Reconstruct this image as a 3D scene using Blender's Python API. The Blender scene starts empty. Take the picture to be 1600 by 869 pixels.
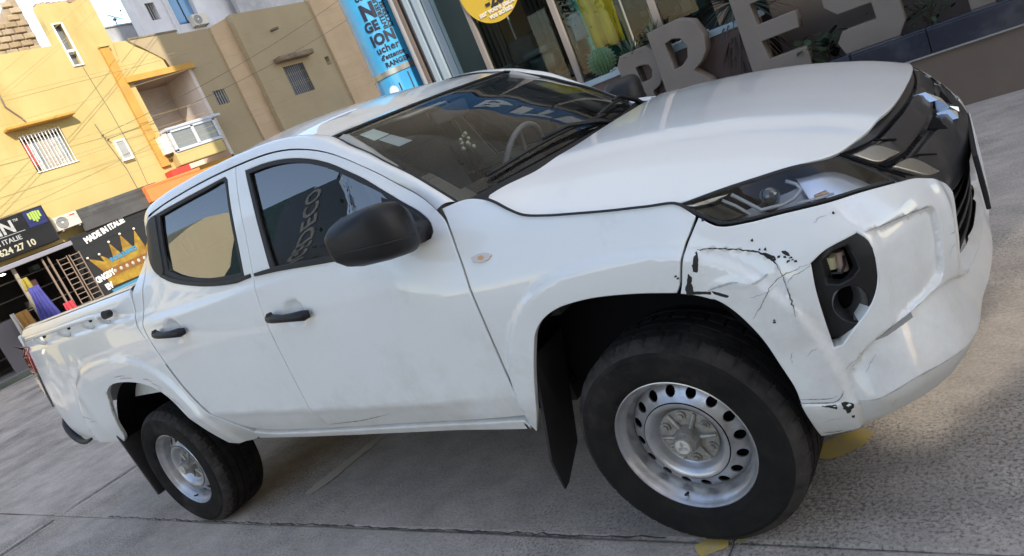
import bpy, bmesh, math, random
import numpy as np
from mathutils import Vector, Matrix
from mathutils.geometry import delaunay_2d_cdt
random.seed(7); rng=np.random.default_rng(11)
S=bpy.context.scene
COL=S.collection
R=math.radians
# ================================================================= camera
cam=bpy.data.cameras.new('camera'); co=bpy.data.objects.new('camera',cam); COL.objects.link(co)
yaw,pit,rol=2.254971,-0.221382,-0.409525
fw=Vector((math.cos(pit)*math.cos(yaw),math.cos(pit)*math.sin(yaw),math.sin(pit)))
rt=fw.cross(Vector((0,0,1))).normalized(); up=rt.cross(fw)
r2=rt*math.cos(rol)+up*math.sin(rol); u2=-rt*math.sin(rol)+up*math.cos(rol)
co.matrix_world=Matrix(((r2.x,u2.x,-fw.x,1.0616),(r2.y,u2.y,-fw.y,-2.5776),(r2.z,u2.z,-fw.z,1.4849),(0,0,0,1)))
cam.sensor_width=36; cam.lens=36*1163.09/1600; cam.clip_end=2000; cam.clip_start=.05
S.camera=co
# ================================================================= sky, sun, exposure
SUN_AZ=R(-28); SUN_EL=R(36)
w=bpy.data.worlds.new('World'); S.world=w; w.use_nodes=True
nt=w.node_tree; sk=nt.nodes.new('ShaderNodeTexSky'); sk.sky_type='NISHITA'; sk.sun_disc=False
sk.sun_elevation=SUN_EL; sk.sun_rotation=R(90)-SUN_AZ; sk.air_density=1.0; sk.dust_density=.35; sk.ozone_density=5
bg=nt.nodes['Background']; wbm=nt.nodes.new('ShaderNodeMixRGB'); wbm.blend_type='MULTIPLY'; wbm.inputs[0].default_value=1; wbm.inputs[2].default_value=(1.42,1.06,.80,1)  # camera white balance
nt.links.new(sk.outputs[0],wbm.inputs[1]); nt.links.new(wbm.outputs[0],bg.inputs[0]); bg.inputs[1].default_value=.15
sl=bpy.data.lights.new('sun','SUN'); so=bpy.data.objects.new('sun',sl); COL.objects.link(so)
sl.energy=2.0; sl.angle=R(.5); sl.color=(1,.93,.82)
sd=Vector((math.cos(SUN_EL)*math.cos(SUN_AZ),math.cos(SUN_EL)*math.sin(SUN_AZ),math.sin(SUN_EL)))
so.rotation_euler=sd.to_track_quat('Z','Y').to_euler()
S.view_settings.view_transform='Standard'; S.view_settings.look='None'; S.view_settings.gamma=1
S.view_settings.exposure=1.72
S.render.engine='CYCLES'
try:
    S.cycles.max_bounces=8; S.cycles.transparent_max_bounces=12; S.cycles.sample_clamp_indirect=6
except Exception: pass
# ================================================================= materials
def srgb(h):
    h=h.lstrip('#'); c=[int(h[i:i+2],16)/255 for i in (0,2,4)]
    return tuple(((x/12.92) if x<=.04045 else ((x+.055)/1.055)**2.4) for x in c)+(1,)
MATS={}
def mat(name,col,rough=.6,metal=0,coat=0,spec=.5,var=0,vscale=6,bump=0,bscale=40,col2=None,emis=None,detail=5,coat_rough=.03,stain=None,sscale=1.2,samt=.5):
    if name in MATS: return MATS[name]
    m=bpy.data.materials.new(name); m.use_nodes=True; n=m.node_tree.nodes; l=m.node_tree.links
    b=n['Principled BSDF']; b.inputs['Base Color'].default_value=(*col[:3],1); b.inputs['Roughness'].default_value=rough
    b.inputs['Metallic'].default_value=metal; b.inputs['Coat Weight'].default_value=coat; b.inputs['Coat Roughness'].default_value=coat_rough
    b.inputs['Specular IOR Level'].default_value=spec
    tc=n.new('ShaderNodeTexCoord')
    last=None
    if var or col2:
        no=n.new('ShaderNodeTexNoise'); no.inputs['Scale'].default_value=vscale; no.inputs['Detail'].default_value=detail; no.inputs['Roughness'].default_value=.6
        l.new(tc.outputs['Object'],no.inputs['Vector'])
        rp=n.new('ShaderNodeValToRGB'); rp.color_ramp.elements[0].position=.32; rp.color_ramp.elements[1].position=.68
        c2=col2 or tuple(c*(1-var) for c in col[:3]); c1=tuple(min(1,c*(1+var*.5)) for c in col[:3]) if not col2 else col
        rp.color_ramp.elements[0].color=(*c2[:3],1); rp.color_ramp.elements[1].color=(*c1[:3],1)
        l.new(no.outputs['Fac'],rp.inputs[0]); last=rp.outputs[0]
    if stain:
        n2=n.new('ShaderNodeTexNoise'); n2.inputs['Scale'].default_value=sscale; n2.inputs['Detail'].default_value=7; n2.inputs['Roughness'].default_value=.65
        mp=n.new('ShaderNodeMapping'); mp.inputs['Location'].default_value=(3.1,7.7,1.3); mp.inputs['Scale'].default_value=(1,1,.38 if sscale<1.5 else 1); l.new(tc.outputs['Object'],mp.inputs[0]); l.new(mp.outputs[0],n2.inputs['Vector'])
        r3=n.new('ShaderNodeValToRGB'); r3.color_ramp.elements[0].position=.52; r3.color_ramp.elements[1].position=.72
        r3.color_ramp.elements[0].color=(0,0,0,1); r3.color_ramp.elements[1].color=(samt,samt,samt,1); l.new(n2.outputs['Fac'],r3.inputs[0])
        mx=n.new('ShaderNodeMixRGB'); l.new(r3.outputs[0],mx.inputs[0])
        if last: l.new(last,mx.inputs[1])
        else: mx.inputs[1].default_value=(*col[:3],1)
        mx.inputs[2].default_value=(*stain[:3],1); last=mx.outputs[0]
    if last: l.new(last,b.inputs['Base Color'])
    if bump:
        n3=n.new('ShaderNodeTexNoise'); n3.inputs['Scale'].default_value=bscale; n3.inputs['Detail'].default_value=6
        l.new(tc.outputs['Object'],n3.inputs['Vector']); bp=n.new('ShaderNodeBump'); bp.inputs['Strength'].default_value=bump; bp.inputs['Distance'].default_value=.02
        l.new(n3.outputs['Fac'],bp.inputs['Height']); l.new(bp.outputs[0],b.inputs['Normal'])
    if emis: b.inputs['Emission Color'].default_value=(*emis[:3],1); b.inputs['Emission Strength'].default_value=emis[3]
    MATS[name]=m; return m
def glassmat(name,tint,ior=1.5,rough=0.0,grime=.0):
    if name in MATS: return MATS[name]
    m=bpy.data.materials.new(name); m.use_nodes=True; n=m.node_tree.nodes; l=m.node_tree.links; n.clear()
    o=n.new('ShaderNodeOutputMaterial'); mx=n.new('ShaderNodeMixShader'); tr=n.new('ShaderNodeBsdfTransparent'); gl=n.new('ShaderNodeBsdfGlossy'); fr=n.new('ShaderNodeFresnel')
    tr.inputs[0].default_value=(*tint,1); gl.inputs['Roughness'].default_value=rough; fr.inputs[0].default_value=ior
    l.new(fr.outputs[0],mx.inputs[0]); l.new(tr.outputs[0],mx.inputs[1]); l.new(gl.outputs[0],mx.inputs[2]); last=mx.outputs[0]
    if grime:
        d=n.new('ShaderNodeBsdfDiffuse'); d.inputs[0].default_value=(.55,.5,.42,1); m2=n.new('ShaderNodeMixShader')
        no=n.new('ShaderNodeTexNoise'); no.inputs['Scale'].default_value=5; no.inputs['Detail'].default_value=6; tc=n.new('ShaderNodeTexCoord'); l.new(tc.outputs['Object'],no.inputs['Vector'])
        ml=n.new('ShaderNodeMath'); ml.operation='MULTIPLY'; ml.inputs[1].default_value=grime*2; l.new(no.outputs['Fac'],ml.inputs[0])
        l.new(ml.outputs[0],m2.inputs[0]); l.new(last,m2.inputs[1]); l.new(d.outputs[0],m2.inputs[2]); last=m2.outputs[0]
    l.new(last,o.inputs[0]); MATS[name]=m; return m
# ================================================================= mesh helpers
def link(name,me,m,parent=None):
    o=bpy.data.objects.new(name,me); COL.objects.link(o)
    if m is not None:
        for x in (m if isinstance(m,(list,tuple)) else [m]): me.materials.append(x)
    if parent is not None:
        o.parent=parent; a=Vector((0,0,0)); q=parent
        while q is not None: a+=q.location; q=q.parent
        if a.length: me.transform(Matrix.Translation(-a))
    return o
def raw(name,V,F,m,parent=None,smooth=False,normals=None):
    me=bpy.data.meshes.new(name); me.from_pydata([tuple(map(float,v)) for v in V],[],[tuple(map(int,f)) for f in F]); me.update()
    if smooth: me.polygons.foreach_set('use_smooth',[True]*len(me.polygons))
    if normals is not None:
        me.normals_split_custom_set_from_vertices([tuple(map(float,v)) for v in normals])
    return link(name,me,m,parent)
def thing(name,label,cat,loc=(0,0,0),group=None):
    o=bpy.data.objects.new(name,None); COL.objects.link(o); o.location=loc; o.empty_display_size=.2
    return tag(o,label,cat,group)
def tag(o,label=None,cat=None,group=None,kind=None):
    if label: o['label']=label
    if cat: o['category']=cat
    if group: o['group']=group
    if kind: o['kind']=kind
    return o
class MB:
    """collects shapes into one mesh"""
    def __init__(s): s.bm=bmesh.new()
    def box(s,x0,x1,y0,y1,z0,z1,M=None,bev=0,seg=2):
        b=bmesh.new(); bmesh.ops.create_cube(b,size=1)
        for v in b.verts: v.co=Vector(((x0+x1)/2+v.co.x*(x1-x0),(y0+y1)/2+v.co.y*(y1-y0),(z0+z1)/2+v.co.z*(z1-z0)))
        if bev: bmesh.ops.bevel(b,geom=b.edges[:],offset=bev,segments=seg,profile=.5,affect='EDGES')
        return s._add(b,M)
    def _add(s,b,M=None):
        if M is not None: b.transform(M)
        me=bpy.data.meshes.new('t'); b.to_mesh(me); b.free(); s.bm.from_mesh(me); bpy.data.meshes.remove(me); return s
    def cyl(s,p,q,r,r2=None,n=16,caps=True):
        p=Vector(p);q=Vector(q);d=q-p;b=bmesh.new()
        bmesh.ops.create_cone(b,cap_ends=caps,segments=n,radius1=r,radius2=r if r2 is None else r2,depth=d.length)
        return s._add(b,Matrix.Translation((p+q)/2)@d.to_track_quat('Z','Y').to_matrix().to_4x4())
    def ball(s,c,r,n=12,sc=(1,1,1)):
        b=bmesh.new(); bmesh.ops.create_uvsphere(b,u_segments=n,v_segments=max(6,n//2),radius=r)
        return s._add(b,Matrix.Translation(c)@Matrix.Diagonal((*sc,1)))
    def tube(s,pts,r,n=8):
        pts=[Vector(p) for p in pts]; V=[];F=[]
        for i,p in enumerate(pts):
            t=(pts[min(i+1,len(pts)-1)]-pts[max(i-1,0)]).normalized(); a=t.orthogonal().normalized() if i==0 else (a-t*a.dot(t)).normalized(); c=t.cross(a)
            rr=r[i] if isinstance(r,(list,tuple)) else r
            V+=[p+(a*math.cos(2*math.pi*k/n)+c*math.sin(2*math.pi*k/n))*rr for k in range(n)]
        for i in range(len(pts)-1):
            for k in range(n): F.append((i*n+k,i*n+(k+1)%n,(i+1)*n+(k+1)%n,(i+1)*n+k))
        F.append(tuple(range(n))[::-1]);F.append(tuple(range((len(pts)-1)*n,len(pts)*n)))
        return s.poly(V,F)
    def poly(s,V,F,M=None):
        vs=[s.bm.verts.new((M@Vector(v)) if M is not None else v) for v in V]
        for f in F:
            try: s.bm.faces.new([vs[i] for i in f])
            except ValueError: pass
        return s
    def prism(s,pts,y0,y1,axis='y'):
        """outline in two axes swept along the third"""
        n=len(pts)
        def mk(a,b,c): return {'y':(a,c,b),'x':(c,a,b),'z':(a,b,c)}[axis]
        V=[mk(a,b,y0) for a,b in pts]+[mk(a,b,y1) for a,b in pts]
        F=[tuple(range(n)),tuple(range(n,2*n))[::-1]]+[(i,i+n,(i+1)%n+n,(i+1)%n) for i in range(n)]
        return s.poly(V,F)
    def build(s,name,m,parent=None,smooth=False,angle=None):
        bmesh.ops.recalc_face_normals(s.bm,faces=s.bm.faces[:])
        me=bpy.data.meshes.new(name); s.bm.to_mesh(me); s.bm.free()
        if smooth: me.polygons.foreach_set('use_smooth',[True]*len(me.polygons))
        if smooth and angle is not None: me.set_sharp_from_angle(angle=R(angle))
        return link(name,me,m,parent)
def box(name,m,parent,x0,x1,y0,y1,z0,z1,bev=0,M=None): return MB().box(x0,x1,y0,y1,z0,z1,M,bev).build(name,m,parent)
def copy_tree(o,parent=None):
    c=o.copy(); COL.objects.link(c); c.parent=parent
    for ch in list(o.children): copy_tree(ch,c)
    return c
def crom(pts,closed,step,corner=38,ratio=None):
    """resample a polyline through its points; sharp turns stay corners"""
    P=np.array(pts,float);n=len(P);out=[]
    def turn(i):
        a=P[i]-P[i-1];b=P[(i+1)%n]-P[i];return abs(math.degrees(math.atan2(a[0]*b[1]-a[1]*b[0],a@b)))
    hard=[(turn(i)>corner) if (closed or 0<i<n-1) else True for i in range(n)]
    for i in range(n if closed else n-1):
        j=(i+1)%n;p1=P[i];p2=P[j];d=np.linalg.norm(p2-p1)
        if d<1e-7: continue
        p0=P[i-1] if not hard[i] else 2*p1-p2; p3=P[(j+1)%n] if not hard[j] else 2*p2-p1
        t1=np.linalg.norm(p1-p0)**.5;t2=t1+d**.5;t3=t2+max(1e-6,np.linalg.norm(p3-p2))**.5
        k=max(1,int(round(d/step)))
        for q in range(k):
            t=t1+(t2-t1)*q/k
            A1=(t1-t)/t1*p0+t/t1*p1 if t1>0 else p1;A2=(t2-t)/(t2-t1)*p1+(t-t1)/(t2-t1)*p2;A3=(t3-t)/(t3-t2)*p2+(t-t2)/(t3-t2)*p3
            B1=(t2-t)/t2*A1+t/t2*A2;B2=(t3-t)/(t3-t1)*A2+(t-t1)/(t3-t1)*A3
            out.append((t2-t)/(t2-t1)*B1+(t-t1)/(t2-t1)*B2)
    if not closed: out.append(P[-1])
    return np.array(out)
def area2(p): return np.sum(p[:,0]*np.roll(p[:,1],-1)-np.roll(p[:,0],-1)*p[:,1])
def inset(p,d):
    e=np.roll(p,-1,0)-p; e/=np.linalg.norm(e,axis=1,keepdims=True)+1e-12
    nrm=np.stack([-e[:,1],e[:,0]],1)   # left normal, inward for ccw
    a=nrm;b=np.roll(nrm,1,0);m=a+b;m/=np.maximum(.35,np.sum(m*a,1))[:,None]
    return p+m*d
def inpoly(pt,poly):
    x=pt[:,0][:,None];y=pt[:,1][:,None];a=poly;b=np.roll(poly,-1,0)
    c=((a[:,1]>y)!=(b[:,1]>y))&(x<(b[:,0]-a[:,0])*(y-a[:,1])/(b[:,1]-a[:,1]+1e-15)+a[:,0])
    return (c.sum(1)%2)==1
def bdist(pt,poly):
    d=np.full(len(pt),9.)
    for i in range(0,len(pt),4000):
        d[i:i+4000]=np.sqrt(((pt[i:i+4000,None]-poly[None])**2).sum(2).min(1))
    return d
def panel(name,F,outline,m,parent,holes=(),step=.03,depth=.014,bev=.003,gap=.0018,mir=False,corner=38,flip=False,extra=()):
    """cut a panel out of a surface F(u,v) along an outline, with rolled edges and holes"""
    o=crom(outline,True,step*.8,corner); 
    if area2(o)<0:o=o[::-1]
    o=inset(o,gap)
    hs=[]
    for h in holes:
        h=crom(h,True,step*.8,corner)
        if area2(h)>0:h=h[::-1]
        hs.append(h)
    loops=[inset(l,bev) for l in [o]+hs]
    lo,hi=loops[0].min(0),loops[0].max(0)
    gx,gy=np.meshgrid(np.arange(lo[0],hi[0],step),np.arange(lo[1],hi[1],step*.866));gx[1::2]+=step/2
    g=np.stack([gx.ravel(),gy.ravel()],1)
    k=inpoly(g,loops[0])&(bdist(g,loops[0])>step*.5)
    for h in loops[1:]: k&=~inpoly(g,h)&(bdist(g,h)>step*.5)
    for ex in extra: g=np.vstack([g,ex]);k=np.r_[k,inpoly(np.array(ex),loops[0])]
    g=g[k]
    pts=[];edges=[]
    for l in loops:
        b=len(pts);n=len(l);pts+=[tuple(q) for q in l];edges+=[(b+i,b+(i+1)%n) for i in range(n)]
    nb=len(pts);pts+=[tuple(q) for q in g]
    r=delaunay_2d_cdt([Vector(q) for q in pts],edges,[],0,1e-7)
    V2=np.array([tuple(v) for v in r[0]]);tri=np.array([f for f in r[2] if len(f)==3])
    c=V2[tri].mean(1);k=inpoly(c,loops[0])
    for h in loops[1:]:k&=~inpoly(c,h)
    tri=tri[k]
    ar=(V2[tri[:,1]]-V2[tri[:,0]]);br=(V2[tri[:,2]]-V2[tri[:,0]]);cr=ar[:,0]*br[:,1]-ar[:,1]*br[:,0]
    tri[cr<0]=tri[cr<0][:,::-1]
    def ev(q):
        e=1.5e-3;p=F(q[:,0],q[:,1]);u=F(q[:,0]+e,q[:,1])-F(q[:,0]-e,q[:,1]);v=F(q[:,0],q[:,1]+e)-F(q[:,0],q[:,1]-e)
        n=np.cross(u,v);n/=np.linalg.norm(n,axis=1,keepdims=True)+1e-12;return p,n
    Pv,Nv=ev(V2);VV=[Pv];NN=[Nv];FF=[tuple(t) for t in tri];base=len(V2)
    for l,full in zip(loops,[o]+hs):
        n=len(l);Pi,Ni=ev(l);Po,No=ev(full);out=Po-Pi;out/=np.linalg.norm(out,axis=1,keepdims=True)+1e-9
        rings=[(Pi,Ni),(Po-No*bev*.6,(out+No)*.7071),(Po-No*(bev+.001),out),(Po-No*depth,out)]
        for P_,N_ in rings: VV.append(P_);NN.append(N_)
        for a in range(3):
            for i in range(n):
                j=(i+1)%n;FF.append((base+a*n+j,base+a*n+i,base+(a+1)*n+i,base+(a+1)*n+j))
        base+=4*n
    V=np.vstack(VV);N=np.vstack(NN)
    if flip: FF=[f[::-1] for f in FF];N=-N
    if mir: V=V*[1,-1,1];N=N*[1,-1,1];FF=[f[::-1] for f in FF]
    return raw(name,V,FF,m,parent,True,N)
def grid(name,C,m,parent,smooth=True,mir=False,flip=False,thick=0):
    """C: rows x cols x 3 array of points"""
    C=np.array(C,float);a,b=C.shape[:2];V=C.reshape(-1,3)
    F=[(i*b+j,i*b+j+1,(i+1)*b+j+1,(i+1)*b+j) for i in range(a-1) for j in range(b-1)]
    if mir:V=V*[1,-1,1];F=[f[::-1] for f in F]
    if flip:F=[f[::-1] for f in F]
    return raw(name,V,F,m,parent,smooth)
def res3(pts,n):
    P=crom(pts,False,.01,200);d=np.r_[0,np.cumsum(np.linalg.norm(np.diff(P,axis=0),axis=1))];t=np.linspace(0,d[-1],n)
    return np.stack([np.interp(t,d,P[:,k]) for k in range(P.shape[1])],1)
def lathe(prof,n,axis='y',c=(0,0,0),a0=0,a1=2*math.pi,mod=None):
    """profile of (radius, offset); returns verts, faces around an axis along y"""
    V=[];full=abs(a1-a0-2*math.pi)<1e-6;m=n if full else n+1
    for k in range(m):
        t=a0+(a1-a0)*k/n
        for i,(r,y) in enumerate(prof):
            rr=r+(mod(i,k) if mod else 0)
            V.append((c[0]+rr*math.cos(t),c[1]+y,c[2]+rr*math.sin(t)))
    L=len(prof);F=[]
    for k in range(n):
        k2=(k+1)%m
        for i in range(L-1):F.append((k*L+i,k*L+i+1,k2*L+i+1,k2*L+i))
    return V,F
_fc={}
def text(name,st,size,M,m,parent=None,ext=.004,bold=0,sx=1.0,align='LEFT',space=1.0):
    cu=bpy.data.curves.new('t','FONT');cu.body=st;cu.size=size;cu.extrude=ext;cu.offset=bold;cu.align_x=align;cu.space_character=space;cu.resolution_u=3
    o=bpy.data.objects.new('t',cu);COL.objects.link(o);dg=bpy.context.evaluated_depsgraph_get();me=bpy.data.meshes.new_from_object(o.evaluated_get(dg))
    bpy.data.objects.remove(o);me.transform(Matrix.Diagonal((sx,1,1,1)));me.transform(M);me.materials.clear()
    return link(name,me,m,parent)
def MX(x,y,z,roll=0): # text plane facing +x, reading towards +y
    return Matrix.Translation((x,y,z))@Matrix(((0,0,1,0),(1,0,0,0),(0,1,0,0),(0,0,0,1)))@Matrix.Rotation(R(roll),4,'Z')
def MY(x,y,z,roll=0): # text plane facing -y, reading towards +x
    return Matrix.Translation((x,y,z))@Matrix(((1,0,0,0),(0,0,-1,0),(0,1,0,0),(0,0,0,1)))@Matrix.Rotation(R(roll),4,'Z')

# ================================================================= street
CONC=mat('street_concrete',(.58,.51,.44),rough=.92,spec=.15,col2=(.42,.37,.32),vscale=1.7,detail=9,bump=.35,bscale=38)
def concrete(m):
    n=m.node_tree.nodes;l=m.node_tree.links;b=n['Principled BSDF'];src=b.inputs['Base Color'].links[0].from_socket
    tc=n['Texture Coordinate']
    # pits: dark aggregate holes, denser in some zones
    vo=n.new('ShaderNodeTexVoronoi');vo.inputs['Scale'].default_value=55;l.new(tc.outputs['Object'],vo.inputs['Vector'])
    nz=n.new('ShaderNodeTexNoise');nz.inputs['Scale'].default_value=85;nz.inputs['Detail'].default_value=10;nz.inputs['Roughness'].default_value=.75;l.new(tc.outputs['Object'],nz.inputs['Vector'])
    zn=n.new('ShaderNodeTexNoise');zn.inputs['Scale'].default_value=.9;zn.inputs['Detail'].default_value=3;l.new(tc.outputs['Object'],zn.inputs['Vector'])
    ad=n.new('ShaderNodeMath');ad.operation='MULTIPLY_ADD';ad.inputs[1].default_value=.55;l.new(zn.outputs['Fac'],ad.inputs[0]);l.new(nz.outputs['Fac'],ad.inputs[2])
    rp=n.new('ShaderNodeValToRGB');rp.color_ramp.elements[0].position=.80;rp.color_ramp.elements[0].color=(0,0,0,1);rp.color_ramp.elements[1].position=.93;rp.color_ramp.elements[1].color=(.85,.85,.85,1);l.new(ad.outputs[0],rp.inputs[0])
    mx=n.new('ShaderNodeMixRGB');l.new(rp.outputs[0],mx.inputs[0]);l.new(src,mx.inputs[1]);mx.inputs[2].default_value=(.13,.112,.097,1)
    # pale tan band painted into the concrete for sun streaks before the truck
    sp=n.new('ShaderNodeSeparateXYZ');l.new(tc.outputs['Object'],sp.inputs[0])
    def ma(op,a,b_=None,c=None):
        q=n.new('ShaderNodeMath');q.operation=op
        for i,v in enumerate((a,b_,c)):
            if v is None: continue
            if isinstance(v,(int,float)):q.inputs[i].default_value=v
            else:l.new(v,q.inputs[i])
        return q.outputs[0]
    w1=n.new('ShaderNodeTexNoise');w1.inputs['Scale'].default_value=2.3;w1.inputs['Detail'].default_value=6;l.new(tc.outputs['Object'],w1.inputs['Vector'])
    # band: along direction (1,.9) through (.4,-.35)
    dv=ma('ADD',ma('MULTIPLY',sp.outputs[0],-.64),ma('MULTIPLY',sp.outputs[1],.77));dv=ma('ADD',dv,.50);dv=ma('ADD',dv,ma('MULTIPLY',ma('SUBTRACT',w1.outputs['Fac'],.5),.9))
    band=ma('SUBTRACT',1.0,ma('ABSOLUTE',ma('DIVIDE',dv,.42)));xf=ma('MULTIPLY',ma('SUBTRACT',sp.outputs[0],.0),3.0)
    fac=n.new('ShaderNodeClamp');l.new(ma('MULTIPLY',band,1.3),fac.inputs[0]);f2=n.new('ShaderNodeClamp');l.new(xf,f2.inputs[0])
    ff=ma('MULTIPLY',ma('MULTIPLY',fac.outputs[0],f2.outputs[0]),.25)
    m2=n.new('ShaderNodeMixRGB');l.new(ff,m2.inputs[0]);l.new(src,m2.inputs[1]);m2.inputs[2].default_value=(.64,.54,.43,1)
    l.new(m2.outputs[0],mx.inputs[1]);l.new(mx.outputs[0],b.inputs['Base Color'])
    bp=[x for x in n if x.type=='BUMP'][0]
    fg=n.new('ShaderNodeTexNoise');fg.inputs['Scale'].default_value=70;fg.inputs['Detail'].default_value=10;fg.inputs['Roughness'].default_value=.85;l.new(tc.outputs['Object'],fg.inputs['Vector'])
    mr=n.new('ShaderNodeMapRange');mr.inputs['From Min'].default_value=.3;mr.inputs['From Max'].default_value=.7;mr.inputs['To Min'].default_value=.58;mr.inputs['To Max'].default_value=1.32;l.new(fg.outputs['Fac'],mr.inputs[0])
    ln=n.new('ShaderNodeTexNoise');ln.inputs['Scale'].default_value=3.2;ln.inputs['Detail'].default_value=9;ln.inputs['Roughness'].default_value=.7;mpp=n.new('ShaderNodeMapping');mpp.inputs['Scale'].default_value=(1.6,2.2,1);l.new(tc.outputs['Object'],mpp.inputs[0]);l.new(mpp.outputs[0],ln.inputs['Vector'])
    mr2=n.new('ShaderNodeMapRange');mr2.inputs['From Min'].default_value=.35;mr2.inputs['From Max'].default_value=.65;mr2.inputs['To Min'].default_value=.84;mr2.inputs['To Max'].default_value=1.12;l.new(ln.outputs['Fac'],mr2.inputs[0])
    vm=n.new('ShaderNodeMixRGB');vm.blend_type='MULTIPLY';vm.inputs[0].default_value=1;l.new(mx.outputs[0],vm.inputs[1]);l.new(ma('MULTIPLY',mr.outputs[0],mr2.outputs[0]),vm.inputs[2]);l.new(vm.outputs[0],b.inputs['Base Color'])
    hh=ma('SUBTRACT',ma('MULTIPLY',nz.outputs['Fac'],1.2),ma('MULTIPLY',rp.outputs[0],.9));l.new(hh,bp.inputs['Height']);bp.inputs['Strength'].default_value=.55;bp.inputs['Distance'].default_value=.012
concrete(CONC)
JOINT=mat('joint_dirt',(.07,.064,.058),rough=.95,bump=.4,bscale=60)
g_=raw('ground',[(-160,-90,-.028),(90,-90,-.028),(90,90,-.028),(-160,90,-.028)],[(0,1,2,3)],JOINT);tag(g_,kind='structure')
xs=[-20.4,-15.6,-10.4,-5.2,.03,5.2,10.4,15.6];ysl=[-9.0,-4.9,-.84,4.42]
street=bpy.data.objects.new("street",None);COL.objects.link(street);street["kind"]="structure"
def slab(x0,x1,y0,y1,zt=0.0):
    # wavy edged concrete bay with a worn arris
    rg=np.random.default_rng(int(abs(x0*31+y0*17)*10))
    def side(a,b,n):
        t=np.linspace(0,1,n,endpoint=False)[:,None];p=np.array(a)*(1-t)+np.array(b)*t;d=np.array(b)-np.array(a);nr=np.array([-d[1],d[0]])/np.linalg.norm(d)
        w=np.cumsum(rg.normal(0,.0022,n));w-=np.linspace(w[0],w[-1],n);w[0]=0
        return p+nr*(w[:,None]+.004)
    n=26
    o=np.vstack([side((x0,y0),(x1,y0),n),side((x1,y0),(x1,y1),n),side((x1,y1),(x0,y1),n),side((x0,y1),(x0,y0),n)])
    V=[];m=len(o)
    c=o.mean(0)
    inn=inset(o,.012)
    V=[(x,y,zt-.05) for x,y in o]+[(x,y,zt-.006) for x,y in o]+[(x,y,zt) for x,y in inn]
    F=[(i,(i+1)%m,(i+1)%m+m,i+m) for i in range(m)]+[(i+m,(i+1)%m+m,(i+1)%m+2*m,i+2*m) for i in range(m)]+[tuple(range(2*m,3*m))]
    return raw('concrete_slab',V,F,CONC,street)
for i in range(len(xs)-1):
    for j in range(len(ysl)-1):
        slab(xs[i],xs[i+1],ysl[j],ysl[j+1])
# the wider street beyond
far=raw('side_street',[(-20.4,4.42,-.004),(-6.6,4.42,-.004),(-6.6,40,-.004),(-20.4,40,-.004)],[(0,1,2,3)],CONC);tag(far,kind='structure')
# old yellow paint
YEL=mat('worn_yellow_paint',(.62,.42,.06),rough=.8,col2=(.46,.36,.20),vscale=22,detail=9)
YELF=mat('faded_yellow_paint',(.52,.45,.33),rough=.85,col2=(.47,.41,.345),vscale=14,detail=9)
def blob(name,pts,m,seed,amp=.006):
    p=crom(pts,True,.02,400);p=p+np.random.default_rng(seed).normal(0,amp,p.shape)
    o_=raw(name,[(x,y,.004) for x,y in p],[tuple(range(len(p)))] if area2(p)>0 else [tuple(range(len(p)))[::-1]],m,street)
    return o_
blob('yellow_paint_mark',[(.17,-.40),(.24,-.43),(.33,-.36),(.36,-.28),(.28,-.27),(.20,-.33)],YEL,1)
blob('yellow_paint_mark',[(-.06,-.905),(.012,-.875),(.012,-.825),(-.05,-.835),(-.085,-.87)],YEL,2,.004)
blob('yellow_paint_mark',[(.045,-.845),(.10,-.80),(.115,-.76),(.07,-.765),(.044,-.80)],YEL,3,.004)
blob('yellow_paint_mark',[(-2.46,-.60),(-2.40,-.60),(-2.33,-.1),(-2.28,.1),(-2.34,.1),(-2.40,-.1)],YELF,4,.006)
# cracks and old tyre scuffs on the bays: dark hairlines
def gcrack(pts,w,seed,m=JOINT):
    c=crom(pts,False,.03,400);rg=np.random.default_rng(seed);c=c+rg.normal(0,.004,c.shape);t=np.gradient(c,axis=0);t/=np.linalg.norm(t,axis=1,keepdims=True);n=np.stack([-t[:,1],t[:,0]],1);ww=w*(.4+rg.random(len(c)))[:,None]
    a=c+n*ww/2;b=c-n*ww/2;V=[]
    for p,q in zip(a,b):V+=[(p[0],p[1],.0035),(q[0],q[1],.0035)]
    raw('pavement_crack',V,[(2*i,2*i+1,2*i+3,2*i+2) for i in range(len(c)-1)],m,street)
# mortar edges along the open joint behind the truck
MOR=mat('joint_mortar',(.62,.56,.48),rough=.9,col2=(.42,.37,.31),vscale=18,detail=9)
gcrack([(-5.2,-4.8),(-5.21,-3.0),(-5.18,-1.5),(-5.2,-.9)],.020,31);gcrack([(-5.2,-.80),(-5.17,-.3),(-5.21,.8),(-5.2,2.0)],.020,32)
gcrack([(-5.28,-4.8),(-5.27,-2.4),(-5.26,-.95)],.035,33,MOR);gcrack([(-5.13,-4.8),(-5.12,-2.4),(-5.14,-.95)],.025,34,MOR);gcrack([(-5.27,-.75),(-5.25,-.3),(-5.29,1.2)],.035,35,MOR);gcrack([(-5.13,-.75),(-5.10,-.3),(-5.13,1.2)],.04,36,MOR)
gcrack([(-4.4,-.835),(-3.2,-.842),(-2.0,-.838),(-.9,-.842),(-.2,-.838)],.008,37)
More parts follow.
